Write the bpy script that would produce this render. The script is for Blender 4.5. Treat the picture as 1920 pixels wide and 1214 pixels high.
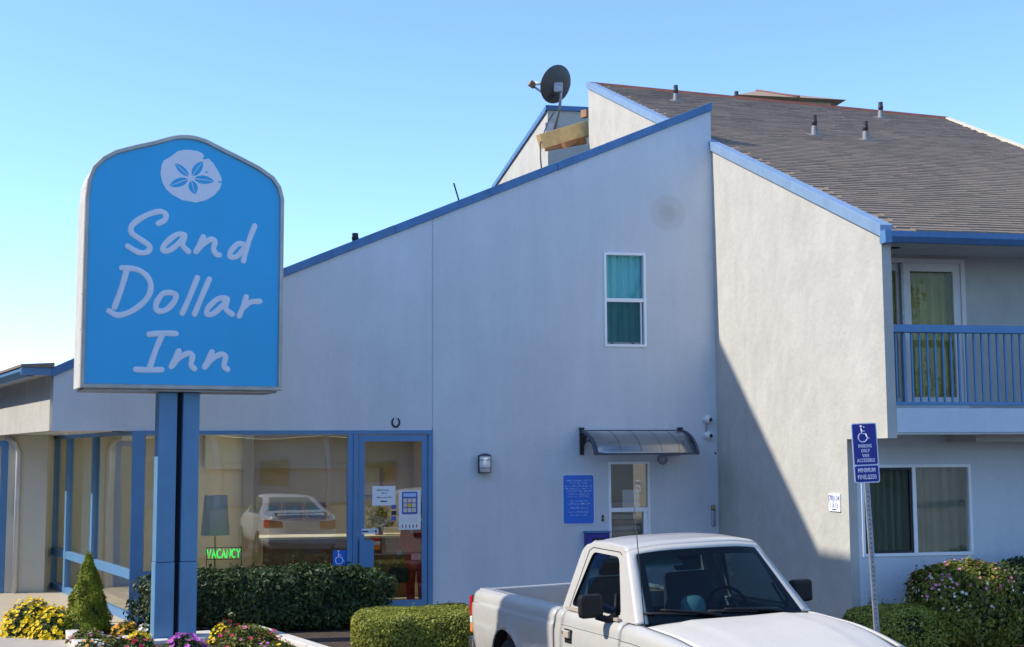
import bpy, bmesh, math, random
import numpy as np
from mathutils import Vector, Matrix, Euler

for o in list(bpy.data.objects):
    bpy.data.objects.remove(o)
random.seed(7)
rng = np.random.default_rng(7)
R = math.radians
SC = bpy.context.scene
COL = SC.collection

# ------------------------------------------------------------------ camera
cam = bpy.data.cameras.new('camera')
cam.sensor_width = 36.0
cam.lens = 36.0 * 2465 / 1920
cam.clip_start = 0.05
cam.clip_end = 2000
camo = bpy.data.objects.new('camera', cam)
COL.objects.link(camo)
camo.matrix_world = (Matrix.Translation((0, 0, 2.3)) @ Matrix.Rotation(R(90) + math.atan(243 / 2465), 4, 'X')
                     @ Matrix.Rotation(R(-0.3), 4, 'Z'))
SC.camera = camo

# ------------------------------------------------------------------ sky and sun
SUN_AZ = 261.8          # degrees clockwise from +Y
SUN_EL = 40.0
world = bpy.data.worlds.new('World')
SC.world = world
world.use_nodes = True
nt = world.node_tree
sky = nt.nodes.new('ShaderNodeTexSky')
sky.sky_type = 'NISHITA'
sky.sun_disc = False
sky.sun_elevation = R(SUN_EL)
sky.sun_rotation = R(SUN_AZ)
sky.altitude = 0
sky.air_density = 0.8
sky.dust_density = 0.2
sky.ozone_density = 6.0
nt.links.new(sky.outputs[0], nt.nodes['Background'].inputs[0])
nt.nodes['Background'].inputs[1].default_value = 0.15

sl = bpy.data.lights.new('sun', 'SUN')
sl.energy = 2.3
sl.angle = R(0.5)
sl.color = (1.0, 0.93, 0.82)
slo = bpy.data.objects.new('sun', sl)
COL.objects.link(slo)
S_DIR = Vector((math.sin(R(SUN_AZ)) * math.cos(R(SUN_EL)), math.cos(R(SUN_AZ)) * math.cos(R(SUN_EL)), math.sin(R(SUN_EL))))
slo.rotation_euler = S_DIR.to_track_quat('Z', 'Y').to_euler()
slo.location = S_DIR * 60

SC.view_settings.view_transform = 'Standard'
SC.view_settings.look = 'None'
SC.view_settings.exposure = 1.18
SC.view_settings.gamma = 1.0
SC.view_settings.use_curve_mapping = False
SC.render.engine = 'CYCLES'
SC.cycles.use_denoising = True
SC.cycles.max_bounces = 8
SC.cycles.transparent_max_bounces = 16
SC.cycles.sample_clamp_indirect = 6

# ------------------------------------------------------------------ materials
MATS = {}


def newmat(name):
    m = bpy.data.materials.new(name)
    m.use_nodes = True
    m.node_tree.nodes.clear()
    MATS[name] = m
    return m, m.node_tree.nodes, m.node_tree.links


def mat(name, col, rough=0.6, metal=0.0, var=0.06, scale=5.0, bump=0.0, bscale=60.0, spec=0.5, coat=0.0, island=0.0,
        transl=0.0, streak=0.0, fine=0.0, emit=0.0):
    m, N, L = newmat(name)
    out = N.new('ShaderNodeOutputMaterial')
    p = N.new('ShaderNodeBsdfPrincipled')
    p.inputs['Roughness'].default_value = rough
    p.inputs['Metallic'].default_value = metal
    p.inputs['Specular IOR Level'].default_value = spec
    p.inputs['Coat Weight'].default_value = coat
    p.inputs['Coat Roughness'].default_value = 0.08
    tc = N.new('ShaderNodeTexCoord')
    nz = N.new('ShaderNodeTexNoise')
    nz.inputs['Scale'].default_value = scale
    nz.inputs['Detail'].default_value = 6
    nz.inputs['Roughness'].default_value = 0.6
    L.new(tc.outputs['Object'], nz.inputs['Vector'])
    mx = N.new('ShaderNodeMix')
    mx.data_type = 'RGBA'
    c0 = [max(0, c * (1 - var)) for c in col] + [1]
    c1 = [min(1, c * (1 + var)) for c in col] + [1]
    mx.inputs[6].default_value = c0
    mx.inputs[7].default_value = c1
    rmp = N.new('ShaderNodeMapRange')
    rmp.inputs[1].default_value = 0.3
    rmp.inputs[2].default_value = 0.7
    L.new(nz.outputs[0], rmp.inputs[0])
    L.new(rmp.outputs[0], mx.inputs[0])
    last = mx.outputs[2]

    def mul(last, fac_socket, lo, hi):
        mr = N.new('ShaderNodeMapRange')
        mr.inputs[1].default_value = 0.25
        mr.inputs[2].default_value = 0.75
        mr.inputs[3].default_value = lo
        mr.inputs[4].default_value = hi
        L.new(fac_socket, mr.inputs[0])
        mm = N.new('ShaderNodeMix')
        mm.data_type = 'RGBA'
        mm.blend_type = 'MULTIPLY'
        mm.inputs[0].default_value = 1
        L.new(last, mm.inputs[6])
        L.new(mr.outputs[0], mm.inputs[7])
        return mm.outputs[2]
    if streak:
        mp = N.new('ShaderNodeMapping')
        mp.inputs['Scale'].default_value = (2.2, 2.2, 0.22)
        L.new(tc.outputs['Object'], mp.inputs[0])
        n2 = N.new('ShaderNodeTexNoise')
        n2.inputs['Scale'].default_value = 1.6
        n2.inputs['Detail'].default_value = 8
        n2.inputs['Roughness'].default_value = 0.65
        L.new(mp.outputs[0], n2.inputs['Vector'])
        last = mul(last, n2.outputs[0], 1 - streak, 1 + streak * 0.35)
    if fine:
        n3 = N.new('ShaderNodeTexNoise')
        n3.inputs['Scale'].default_value = bscale * 0.5
        n3.inputs['Detail'].default_value = 4
        L.new(tc.outputs['Object'], n3.inputs['Vector'])
        last = mul(last, n3.outputs[0], 1 - fine, 1 + fine * 0.5)
    if island:
        g = N.new('ShaderNodeNewGeometry')
        hs = N.new('ShaderNodeHueSaturation')
        a = N.new('ShaderNodeMapRange')
        a.inputs[3].default_value = 1 - island
        a.inputs[4].default_value = 1 + island
        L.new(g.outputs['Random Per Island'], a.inputs[0])
        L.new(a.outputs[0], hs.inputs['Value'])
        b = N.new('ShaderNodeMapRange')
        b.inputs[3].default_value = 0.5 + 0.03 * island
        b.inputs[4].default_value = 0.5 - 0.05 * island
        L.new(g.outputs['Random Per Island'], b.inputs[0])
        L.new(b.outputs[0], hs.inputs['Hue'])
        L.new(last, hs.inputs['Color'])
        last = hs.outputs[0]
    L.new(last, p.inputs['Base Color'])
    if emit:
        L.new(last, p.inputs['Emission Color'])
        p.inputs['Emission Strength'].default_value = emit
    if bump:
        nb = N.new('ShaderNodeTexNoise')
        nb.inputs['Scale'].default_value = bscale
        nb.inputs['Detail'].default_value = 5
        nb.inputs['Roughness'].default_value = 0.6
        L.new(tc.outputs['Object'], nb.inputs['Vector'])
        bp = N.new('ShaderNodeBump')
        bp.inputs['Strength'].default_value = 1.0
        bp.inputs['Distance'].default_value = bump
        L.new(nb.outputs[0], bp.inputs['Height'])
        L.new(bp.outputs[0], p.inputs['Normal'])
        if coat:
            pass
    if transl:
        tr = N.new('ShaderNodeBsdfTranslucent')
        L.new(last, tr.inputs[0])
        ms = N.new('ShaderNodeMixShader')
        ms.inputs[0].default_value = transl
        L.new(p.outputs[0], ms.inputs[1])
        L.new(tr.outputs[0], ms.inputs[2])
        L.new(ms.outputs[0], out.inputs[0])
    else:
        L.new(p.outputs[0], out.inputs[0])
    return m


def glass(name, tint, base, ior=1.5, rough=0.0, wave=0.0):
    """thin pane: tinted see-through plus a mirror part that grows with the angle"""
    m, N, L = newmat(name)
    out = N.new('ShaderNodeOutputMaterial')
    tr = N.new('ShaderNodeBsdfTransparent')
    tr.inputs[0].default_value = (*tint, 1)
    gl = N.new('ShaderNodeBsdfGlossy')
    gl.inputs['Roughness'].default_value = rough
    gl.inputs[0].default_value = (1, 1, 1, 1)
    lw = N.new('ShaderNodeLayerWeight')           # same on both faces of the pane (a Fresnel node would mirror inside)
    lw.inputs[0].default_value = 0.5
    pw = N.new('ShaderNodeMath')
    pw.operation = 'POWER'
    pw.inputs[1].default_value = 5
    L.new(lw.outputs['Facing'], pw.inputs[0])
    fr = N.new('ShaderNodeMath')
    fr.operation = 'MULTIPLY_ADD'
    f0 = ((ior - 1) / (ior + 1)) ** 2
    fr.inputs[1].default_value = 0.9 - f0
    fr.inputs[2].default_value = f0
    L.new(pw.outputs[0], fr.inputs[0])
    ad = N.new('ShaderNodeMath')
    ad.operation = 'ADD'
    ad.use_clamp = True
    ad.inputs[1].default_value = base
    L.new(fr.outputs[0], ad.inputs[0])
    ms = N.new('ShaderNodeMixShader')
    L.new(ad.outputs[0], ms.inputs[0])
    L.new(tr.outputs[0], ms.inputs[1])
    L.new(gl.outputs[0], ms.inputs[2])
    if wave:
        tc = N.new('ShaderNodeTexCoord')
        nb = N.new('ShaderNodeTexNoise')
        nb.inputs['Scale'].default_value = 1.3
        nb.inputs['Detail'].default_value = 0
        L.new(tc.outputs['Object'], nb.inputs['Vector'])
        bp = N.new('ShaderNodeBump')
        bp.inputs['Distance'].default_value = wave
        L.new(nb.outputs[0], bp.inputs['Height'])
        L.new(bp.outputs[0], gl.inputs['Normal'])
    L.new(ms.outputs[0], out.inputs[0])
    return m


mat('stucco_white', (0.52, 0.50, 0.445), 0.92, var=0.08, scale=1.4, bump=0.010, bscale=11, spec=0.2, streak=0.05, fine=0.06)
mat('stucco_blue', (0.65, 0.69, 0.72), 0.92, var=0.05, scale=0.9, bump=0.005, bscale=26, spec=0.2, streak=0.07, fine=0.03)
mat('stucco_beige', (0.62, 0.58, 0.46), 0.92, var=0.05, scale=1.2, bump=0.004, bscale=30, spec=0.2)
mat('blue_paint', (0.085, 0.21, 0.42), 0.55, var=0.14, scale=4, bump=0.0015, bscale=40, streak=0.16, fine=0.10)
mat('rake_blue', (0.22, 0.33, 0.48), 0.5, var=0.08, scale=3, streak=0.12)
mat('frame_blue', (0.10, 0.24, 0.44), 0.45, var=0.07, scale=4, bump=0.0006, bscale=30)
mat('post_blue', (0.12, 0.28, 0.46), 0.5, var=0.09, scale=2.5, bump=0.001, bscale=25, streak=0.14)
mat('sign_blue', (0.020, 0.42, 0.76), 0.36, var=0.04, scale=1.2, spec=0.5, streak=0.04)
mat('sign_white', (0.80, 0.80, 0.86), 0.5, var=0.02)
mat('sign_metal', (0.50, 0.47, 0.42), 0.5, metal=0.35, var=0.14, scale=5, streak=0.2)
mat('white_metal', (0.72, 0.70, 0.66), 0.5, var=0.08, scale=6, streak=0.15)
mat('black_gap', (0.012, 0.012, 0.016), 0.8)
mat('shingle', (0.285, 0.225, 0.178), 0.95, var=0.12, scale=1.6, bump=0.006, bscale=150, spec=0.15, island=0.05, fine=0.18)
mat('red_flashing', (0.20, 0.07, 0.05), 0.7, var=0.2)
mat('tan_roof', (0.36, 0.25, 0.16), 0.9, var=0.15, scale=3, bump=0.006, bscale=60)
mat('lead', (0.20, 0.20, 0.20), 0.6, metal=0.3, var=0.2)
mat('black_pipe', (0.03, 0.028, 0.028), 0.6, var=0.3)
mat('timber', (0.66, 0.44, 0.19), 0.75, var=0.16, scale=7, bump=0.002, bscale=40, streak=0.1)
mat('timber_brown', (0.42, 0.22, 0.11), 0.8, var=0.2, scale=8)
mat('dish_grey', (0.075, 0.07, 0.068), 0.55, var=0.12)
mat('galv', (0.40, 0.40, 0.42), 0.5, metal=0.5, var=0.2, scale=14, streak=0.15)
mat('rust', (0.28, 0.17, 0.10), 0.8, var=0.3, scale=20)
mat('white_vinyl', (0.92, 0.93, 0.94), 0.4, var=0.03)
mat('cream_door', (0.74, 0.70, 0.66), 0.5, var=0.04)
mat('curtain_teal', (0.16, 0.62, 0.66), 0.9, var=0.08, scale=3, transl=0.1)
mat('curtain_green', (0.58, 0.52, 0.14), 0.9, var=0.10, scale=4, transl=0.2)
mat('curtain_grey', (0.62, 0.62, 0.46), 0.9, var=0.10, scale=4, transl=0.2)
mat('dark_room', (0.05, 0.05, 0.05), 0.9)
mat('interior', (0.82, 0.72, 0.50), 0.9, var=0.03)
mat('interior_ceiling', (0.70, 0.65, 0.50), 0.9, var=0.03)
mat('carpet', (0.45, 0.38, 0.28), 0.95, var=0.15, scale=20)
mat('wood_desk', (0.30, 0.15, 0.07), 0.5, var=0.2, scale=6)
mat('lampshade', (0.88, 0.88, 0.86), 0.9, var=0.02, transl=0.25)
mat('paper', (0.80, 0.82, 0.84), 0.9, var=0.02)
mat('ink', (0.03, 0.035, 0.06), 0.8)
mat('ink_blue', (0.10, 0.13, 0.40), 0.8, var=0.2)
mat('notice_blue', (0.012, 0.16, 0.68), 0.4, var=0.04)
mat('notice_text', (0.45, 0.58, 0.85), 0.6)
mat('access_blue', (0.018, 0.022, 0.27), 0.4, var=0.05)
mat('awning_frame', (0.035, 0.05, 0.085), 0.45, var=0.15)
mat('iron', (0.018, 0.018, 0.022), 0.5, var=0.2)
mat('steel', (0.50, 0.50, 0.50), 0.35, metal=0.8, var=0.1)
mat('brass', (0.45, 0.33, 0.14), 0.4, metal=0.6, var=0.2)
mat('frosted', (0.82, 0.82, 0.80), 0.35, var=0.03)
mat('plastic_white', (0.75, 0.75, 0.76), 0.4, var=0.03)
mat('asphalt', (0.085, 0.085, 0.088), 0.95, var=0.2, scale=2, bump=0.006, bscale=120, fine=0.25)
mat('concrete', (0.46, 0.41, 0.34), 0.9, var=0.10, scale=2.5, bump=0.002, bscale=60, fine=0.1)
mat('kerb', (0.66, 0.63, 0.57), 0.9, var=0.10, scale=5, bump=0.002, bscale=50)
mat('soil', (0.07, 0.05, 0.035), 0.95, var=0.3, scale=12, bump=0.02, bscale=40)
mat('leaf_dark', (0.036, 0.070, 0.014), 0.5, var=0.25, scale=3, island=0.5, transl=0.22, spec=0.5)
mat('leaf_box', (0.29, 0.31, 0.045), 0.55, var=0.25, scale=4, island=0.4, transl=0.25, spec=0.4)
mat('leaf_conifer', (0.22, 0.26, 0.012), 0.6, var=0.3, scale=5, island=0.4, transl=0.2)
mat('leaf_mum', (0.09, 0.14, 0.035), 0.6, var=0.25, scale=6, island=0.4, transl=0.2)
mat('leaf_shrub', (0.16, 0.18, 0.02), 0.5, var=0.3, scale=4, island=0.5, transl=0.25)
mat('leaf_tree', (0.07, 0.11, 0.03), 0.6, var=0.3, scale=1, island=0.4, transl=0.25)
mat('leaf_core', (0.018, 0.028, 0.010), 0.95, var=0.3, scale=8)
mat('bark', (0.14, 0.10, 0.07), 0.9, var=0.3, scale=10, bump=0.02, bscale=20)
mat('petal_yellow', (0.90, 0.66, 0.01), 0.7, var=0.15, scale=9, island=0.25, transl=0.2)
mat('petal_gold', (0.80, 0.42, 0.03), 0.7, var=0.15, scale=9, island=0.25, transl=0.2)
mat('petal_red', (0.62, 0.03, 0.09), 0.7, var=0.15, island=0.3, transl=0.2)
mat('petal_pink', (0.80, 0.25, 0.38), 0.7, var=0.15, island=0.35, transl=0.2)
mat('petal_magenta', (0.62, 0.16, 0.60), 0.7, var=0.15, island=0.25, transl=0.25)
mat('petal_white', (0.80, 0.72, 0.62), 0.7, var=0.1, island=0.2, transl=0.2)
mat('truck_white', (0.53, 0.505, 0.45), 0.36, var=0.05, scale=2.6, spec=0.5, coat=0.6, fine=0.03, bscale=20)
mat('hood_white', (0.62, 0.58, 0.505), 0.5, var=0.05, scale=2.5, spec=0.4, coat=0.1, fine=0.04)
mat('crease_shade', (0.16, 0.15, 0.14), 0.8)
mat('truck_dark', (0.02, 0.02, 0.022), 0.6, var=0.2)
mat('trim_black', (0.014, 0.013, 0.014), 0.6, var=0.15, spec=0.25)
mat('trim_beige', (0.45, 0.38, 0.30), 0.6, var=0.1)
mat('rubber', (0.022, 0.022, 0.022), 0.85, var=0.2)
mat('rim', (0.42, 0.42, 0.43), 0.35, metal=0.8)
mat('bedliner', (0.22, 0.165, 0.13), 0.85, var=0.25, scale=5, streak=0.2)
mat('seat', (0.10, 0.10, 0.115), 0.9, var=0.2)
mat('cap_teal', (0.22, 0.42, 0.40), 0.9, var=0.1)
mat('tail_red', (0.55, 0.01, 0.015), 0.2, var=0.1, coat=0.5)
mat('tail_orange', (0.80, 0.22, 0.02), 0.2, var=0.1, coat=0.5)
mat('tail_clear', (0.80, 0.78, 0.76), 0.15, var=0.05, coat=0.5)
mat('chrome', (0.62, 0.60, 0.56), 0.2, metal=1.0)
mat('mirror_face', (0.8, 0.8, 0.8), 0.03, metal=1.0)
mat('sedan_paint', (0.76, 0.75, 0.73), 0.3, var=0.02, coat=0.5)
mat('skin', (0.35, 0.21, 0.14), 0.6, var=0.05)
mat('red_cloth', (0.78, 0.025, 0.025), 0.85, var=0.12, scale=8)
mat('white_cloth', (0.78, 0.77, 0.75), 0.9)
mat('dark_cloth', (0.03, 0.03, 0.035), 0.9, var=0.2)
mat('brick_dark', (0.13, 0.085, 0.065), 0.9, var=0.2, scale=3, bump=0.01, bscale=20)
mat('far_wall', (0.42, 0.43, 0.56), 0.9, var=0.04)
mat('far_trim', (0.16, 0.17, 0.34), 0.7)
mat('picture_blue', (0.05, 0.16, 0.35), 0.4, var=0.4, scale=12)
mat('neon_green', (0.02, 0.85, 0.10), 0.4, emit=0.9)
glass('pane_store', (0.88, 0.88, 0.84), 0.08, 1.5, wave=0.0016)
glass('pane_balcony', (0.94, 0.94, 0.90), 0.0, 1.28, wave=0.002)
glass('pane_room', (0.94, 0.96, 0.95), 0.0, 1.3, wave=0.002)
glass('pane_screen', (0.74, 0.76, 0.76), 0.0, 1.1, rough=0.3)
glass('pane_car', (0.33, 0.44, 0.48), 0.0, 1.42)
glass('pane_side', (0.45, 0.55, 0.55), 0.06, 1.55)
glass('pane_awning', (0.50, 0.52, 0.55), 0.22, 1.5, rough=0.22)


# stain with a shape of its own on the front wall: a round, faint patch
def add_patch(name, centre, radius, col):
    m = MATS[name]
    N, L = m.node_tree.nodes, m.node_tree.links
    p = next(n for n in N if n.type == 'BSDF_PRINCIPLED')
    src = p.inputs['Base Color'].links[0].from_socket
    tc = N.new('ShaderNodeTexCoord')
    sep = N.new('ShaderNodeVectorMath')
    sep.operation = 'MULTIPLY'
    sep.inputs[1].default_value = (1, 0, 1)
    L.new(tc.outputs['Object'], sep.inputs[0])
    d = N.new('ShaderNodeVectorMath')
    d.operation = 'DISTANCE'
    d.inputs[1].default_value = (centre[0], 0, centre[1])
    L.new(sep.outputs[0], d.inputs[0])
    rp = N.new('ShaderNodeValToRGB')
    e = rp.color_ramp.elements
    e[0].position = 0.0
    e[0].color = (0.6, 0.6, 0.6, 1)
    e[1].position = 1.0
    e[1].color = (0, 0, 0, 1)
    a = rp.color_ramp.elements.new(0.35)
    a.color = (0.5, 0.5, 0.5, 1)
    a = rp.color_ramp.elements.new(0.55)
    a.color = (0.25, 0.25, 0.25, 1)
    a = rp.color_ramp.elements.new(0.8)
    a.color = (0.28, 0.28, 0.28, 1)
    dv = N.new('ShaderNodeMath')
    dv.operation = 'DIVIDE'
    dv.inputs[1].default_value = radius
    L.new(d.outputs['Value'], dv.inputs[0])
    L.new(dv.outputs[0], rp.inputs[0])
    mx = N.new('ShaderNodeMix')
    mx.data_type = 'RGBA'
    L.new(rp.outputs[0], mx.inputs[0])
    L.new(src, mx.inputs[6])
    mx.inputs[7].default_value = (*col, 1)
    L.new(mx.outputs[2], p.inputs['Base Color'])


add_patch('stucco_blue', (-0.705, 5.868), 0.30, (0.46, 0.44, 0.38))


# ------------------------------------------------------------------ helpers
def tag(o, label=None, cat=None, group=None, kind=None):
    if label: o['label'] = label
    if cat: o['category'] = cat
    if group: o['group'] = group
    if kind: o['kind'] = kind
    return o


def empty(name, loc, rz=0.0, label=None, cat=None, group=None):
    o = bpy.data.objects.new(name, None)
    COL.objects.link(o)
    o.location = loc
    o.rotation_euler = (0, 0, rz)
    o.empty_display_size = 0.2
    tag(o, label, cat, group)
    return o


class MB:
    def __init__(s):
        s.v = []
        s.f = []
        s.sm = []

    def add(s, verts, faces, smooth=False):
        b = len(s.v)
        s.v += [tuple(p) for p in verts]
        s.f += [tuple(i + b for i in f) for f in faces]
        s.sm += [smooth] * len(faces)
        return s

    def box(s, x0, x1, y0, y1, z0, z1):
        return s.add([(x0, y0, z0), (x1, y0, z0), (x1, y1, z0), (x0, y1, z0), (x0, y0, z1), (x1, y0, z1), (x1, y1, z1), (x0, y1, z1)],
                     [(0, 3, 2, 1), (4, 5, 6, 7), (0, 1, 5, 4), (1, 2, 6, 5), (2, 3, 7, 6), (3, 0, 4, 7)])

    def hexa(s, p):        # 8 corners, bottom ring then top ring
        return s.add(p, [(0, 3, 2, 1), (4, 5, 6, 7), (0, 1, 5, 4), (1, 2, 6, 5), (2, 3, 7, 6), (3, 0, 4, 7)])

    def beam(s, a, b, w, h, up=(0, 0, 1)):
        a, b = Vector(a), Vector(b)
        d = (b - a).normalized()
        side = d.cross(Vector(up))
        if side.length < 1e-4:
            side = d.cross(Vector((0, 1, 0)))
        side.normalize()
        u = side.cross(d).normalized()
        P = []
        for c in (a, b):
            P += [c + side * w / 2 * i + u * h / 2 * j for i, j in ((-1, -1), (1, -1), (1, 1), (-1, 1))]
        return s.add(P, [(0, 1, 2, 3), (4, 7, 6, 5), (0, 4, 5, 1), (1, 5, 6, 2), (2, 6, 7, 3), (3, 7, 4, 0)])

    def prism(s, poly, fn0, fn1):
        n = len(poly)
        P = [fn0(*p) for p in poly] + [fn1(*p) for p in poly]
        F = [tuple(range(n)), tuple(range(2 * n - 1, n - 1, -1))]
        F += [(i, (i + 1) % n, n + (i + 1) % n, n + i) for i in range(n)]
        return s.add(P, F)

    def tube(s, path, r, n=8, caps=True, flat=None, smooth=True):
        """round bar along a path; r number or list; flat = (axis, factor) squashes the section along an axis"""
        path = [Vector(p) for p in path]
        m = len(path)
        rr = r if isinstance(r, (list, tuple)) else [r] * m
        P = []
        up = Vector((0, 0, 1))
        prev = None
        for i, p in enumerate(path):
            d = (path[min(i + 1, m - 1)] - path[max(i - 1, 0)])
            if d.length < 1e-9: d = Vector((0, 0, 1))
            d.normalize()
            if prev is None:
                a = d.cross(up)
                if a.length < 0.05: a = d.cross(Vector((1, 0, 0)))
            else:
                a = prev - d * prev.dot(d)
                if a.length < 1e-6: a = d.cross(Vector((1, 0.3, 0)))
            a.normalize()
            prev = a
            b = d.cross(a)
            for k in range(n):
                t = 2 * math.pi * k / n
                q = a * math.cos(t) * rr[i] + b * math.sin(t) * rr[i]
                if flat:
                    ax = Vector(flat[0])
                    q = q - ax * q.dot(ax) * (1 - flat[1])
                P.append(p + q)
        F = [(i * n + k, i * n + (k + 1) % n, (i + 1) * n + (k + 1) % n, (i + 1) * n + k) for i in range(m - 1) for k in range(n)]
        s.add(P, F, smooth)
        if caps:
            b = len(s.v) - m * n
            s.f += [tuple(b + k for k in reversed(range(n))), tuple(b + (m - 1) * n + k for k in range(n))]
            s.sm += [False, False]
        return s

    def lathe(s, prof, n=20, axis='Z', centre=(0, 0, 0), smooth=True):
        P = []
        c = Vector(centre)
        for (r, h) in prof:
            for k in range(n):
                t = 2 * math.pi * k / n
                x, y = r * math.cos(t), r * math.sin(t)
                P.append(c + Vector({'Z': (x, y, h), 'Y': (x, h, y), 'X': (h, x, y)}[axis]))
        m = len(prof)
        F = [(i * n + k, i * n + (k + 1) % n, (i + 1) * n + (k + 1) % n, (i + 1) * n + k) for i in range(m - 1) for k in range(n)]
        return s.add(P, F, smooth)

    def grid(s, fn, nu, nv, smooth=True, keep=None):
        P = [fn(i / nu, j / nv) for j in range(nv + 1) for i in range(nu + 1)]
        F = []
        for j in range(nv):
            for i in range(nu):
                if keep and not keep((i + .5) / nu, (j + .5) / nv): continue
                a = j * (nu + 1) + i
                F.append((a, a + 1, a + nu + 2, a + nu + 1))
        return s.add(P, F, smooth)

    def build(s, name, mt, parent=None, bevel=0.0, solid=0.0, fix=True, offset=-1):
        me = bpy.data.meshes.new(name)
        me.from_pydata(s.v, [], s.f)
        me.polygons.foreach_set('use_smooth', s.sm)
        me.materials.append(MATS[mt])
        if fix:
            bm = bmesh.new()
            bm.from_mesh(me)
            bmesh.ops.recalc_face_normals(bm, faces=bm.faces)
            bm.to_mesh(me)
            bm.free()
        me.update()
        o = bpy.data.objects.new(name, me)
        COL.objects.link(o)
        if parent: o.parent = parent
        if solid:
            md = o.modifiers.new('solid', 'SOLIDIFY')
            md.thickness = solid
            md.offset = offset
        if bevel:
            md = o.modifiers.new('bevel', 'BEVEL')
            md.width = bevel
            md.segments = 2
            md.limit_method = 'ANGLE'
            md.angle_limit = R(40)
        return o


def wall_poly(name, outer, holes, to3, thick_vec, mt, parent):
    """flat wall with openings: outline and holes in 2-D, mapped by to3, extruded along thick_vec"""
    bm = bmesh.new()
    edges = []
    for loop in [outer] + holes:
        vs = [bm.verts.new(to3(*p)) for p in loop]
        edges += [bm.edges.new((vs[i], vs[(i + 1) % len(vs)])) for i in range(len(vs))]
    bmesh.ops.triangle_fill(bm, use_beauty=True, use_dissolve=True, edges=edges)
    r = bmesh.ops.extrude_face_region(bm, geom=list(bm.faces))
    bmesh.ops.translate(bm, vec=Vector(thick_vec), verts=[g for g in r['geom'] if isinstance(g, bmesh.types.BMVert)])
    bmesh.ops.recalc_face_normals(bm, faces=bm.faces)
    me = bpy.data.meshes.new(name)
    bm.to_mesh(me)
    bm.free()
    me.materials.append(MATS[mt])
    o = bpy.data.objects.new(name, me)
    COL.objects.link(o)
    o.parent = parent
    return o


def rect(x0, x1, z0, z1):
    return [(x0, z0), (x1, z0), (x1, z1), (x0, z1)]


def text(body, size, mt, parent, loc, name='lettering', depth=0.0015, bold=0.0, sx=1.0):
    """flat raised lettering in the x-z plane of its parent, facing -y"""
    cu = bpy.data.curves.new('txt', 'FONT')
    cu.body = body
    cu.size = size
    cu.align_x = 'CENTER'
    cu.align_y = 'CENTER'
    cu.extrude = depth
    cu.offset = bold
    cu.resolution_u = 3
    t = bpy.data.objects.new('txt', cu)
    COL.objects.link(t)
    bpy.context.view_layer.update()
    me = bpy.data.meshes.new_from_object(t.evaluated_get(bpy.context.evaluated_depsgraph_get()))
    bpy.data.objects.remove(t)
    me.materials.clear()
    me.materials.append(MATS[mt])
    o = bpy.data.objects.new(name, me)
    COL.objects.link(o)
    o.parent = parent
    o.location = loc
    o.rotation_euler = (R(90), 0, 0)
    o.scale = (sx, 1, 1)
    return o


def np_mesh(name, V, F, mt, parent=None, smooth=False):
    me = bpy.data.meshes.new(name)
    nv, nf, k = len(V), len(F), F.shape[1]
    me.vertices.add(nv)
    me.vertices.foreach_set('co', V.astype(np.float32).ravel())
    me.loops.add(nf * k)
    me.loops.foreach_set('vertex_index', F.astype(np.int32).ravel())
    me.polygons.add(nf)
    me.polygons.foreach_set('loop_start', np.arange(0, nf * k, k, dtype=np.int32))
    me.polygons.foreach_set('loop_total', np.full(nf, k, dtype=np.int32))
    me.polygons.foreach_set('use_smooth', np.full(nf, smooth))
    me.update()
    me.validate()
    me.materials.append(MATS[mt])
    o = bpy.data.objects.new(name, me)
    COL.objects.link(o)
    if parent: o.parent = parent
    return o


# ------------------------------------------------------------------ the building frame
# local axes: x along the front wall to the right, y back into the building, z up; origin at the foot of the front wall's right end
ROT = R(11)
K = Vector((3.035, 19.584, 0))


def bw(u, v, z):      # building coordinates (v counts towards the street) to world
    return K + Vector((math.cos(ROT), math.sin(ROT), 0)) * u + Vector((math.sin(ROT), -math.cos(ROT), 0)) * v + Vector((0, 0, z))


def bl(u, v, z):
    return (u, -v, z)


def mounted(name, u, v, z, label, cat, group=None, rz=0.0):
    return empty(name, bw(u, v, z), ROT + rz, label, cat, group)


# ================================================================== SETTING
g = MB().add([(-600, -600, -0.06), (600, -600, -0.06), (600, 600, -0.06), (-600, 600, -0.06)], [(0, 1, 2, 3)]).build('ground', 'asphalt')
tag(g, kind='structure')
w = MB().prism([(-16, -9), (-3.7, -9), (-3.7, 0.45), (-8.4, 0.45), (-8.75, 3.2), (-16, 3.2)],
               lambda a, b: (a, -b, -0.10), lambda a, b: (a, -b, 0.05)).build('walkway', 'concrete')
w.location = K
w.rotation_euler = (0, 0, ROT)
tag(w, kind='structure')

# ================================================================== OFFICE BUILDING
OB = empty('office_building', K, ROT, 'pale blue stucco motel office with steep slanted parapet and glass storefront', 'building')
XZ = lambda a, b: (a, 0, b)


def topz(u):
    return 7.575 + 0.42 * u if u > -6.5 else 4.845 + (u + 6.5) * (4.845 - 3.483) / 2.92


W2 = (-1.705, -1.065, 3.85, 5.25)     # upper window
SW = (-1.675, -1.05, 0.95, 2.165)     # service window
wall_poly('front_wall', [(-4.247, -0.12), (0, -0.12), (0, topz(0)), (-4.247, topz(-4.247))], [rect(*W2), rect(*SW)], XZ, (0, 0.2, 0), 'stucco_blue', OB)
wall_poly('front_wall', [(-9.42, 2.63), (-4.259, 2.63), (-4.259, topz(-4.259)), (-6.5, topz(-6.5)), (-9.42, topz(-9.42))], [], XZ, (0, 0.2, 0), 'stucco_blue', OB)
MB().box(-4.30, -4.20, 0.012, 0.19, 2.66, 5.70).build('joint_strip', 'stucco_blue', OB)
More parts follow.
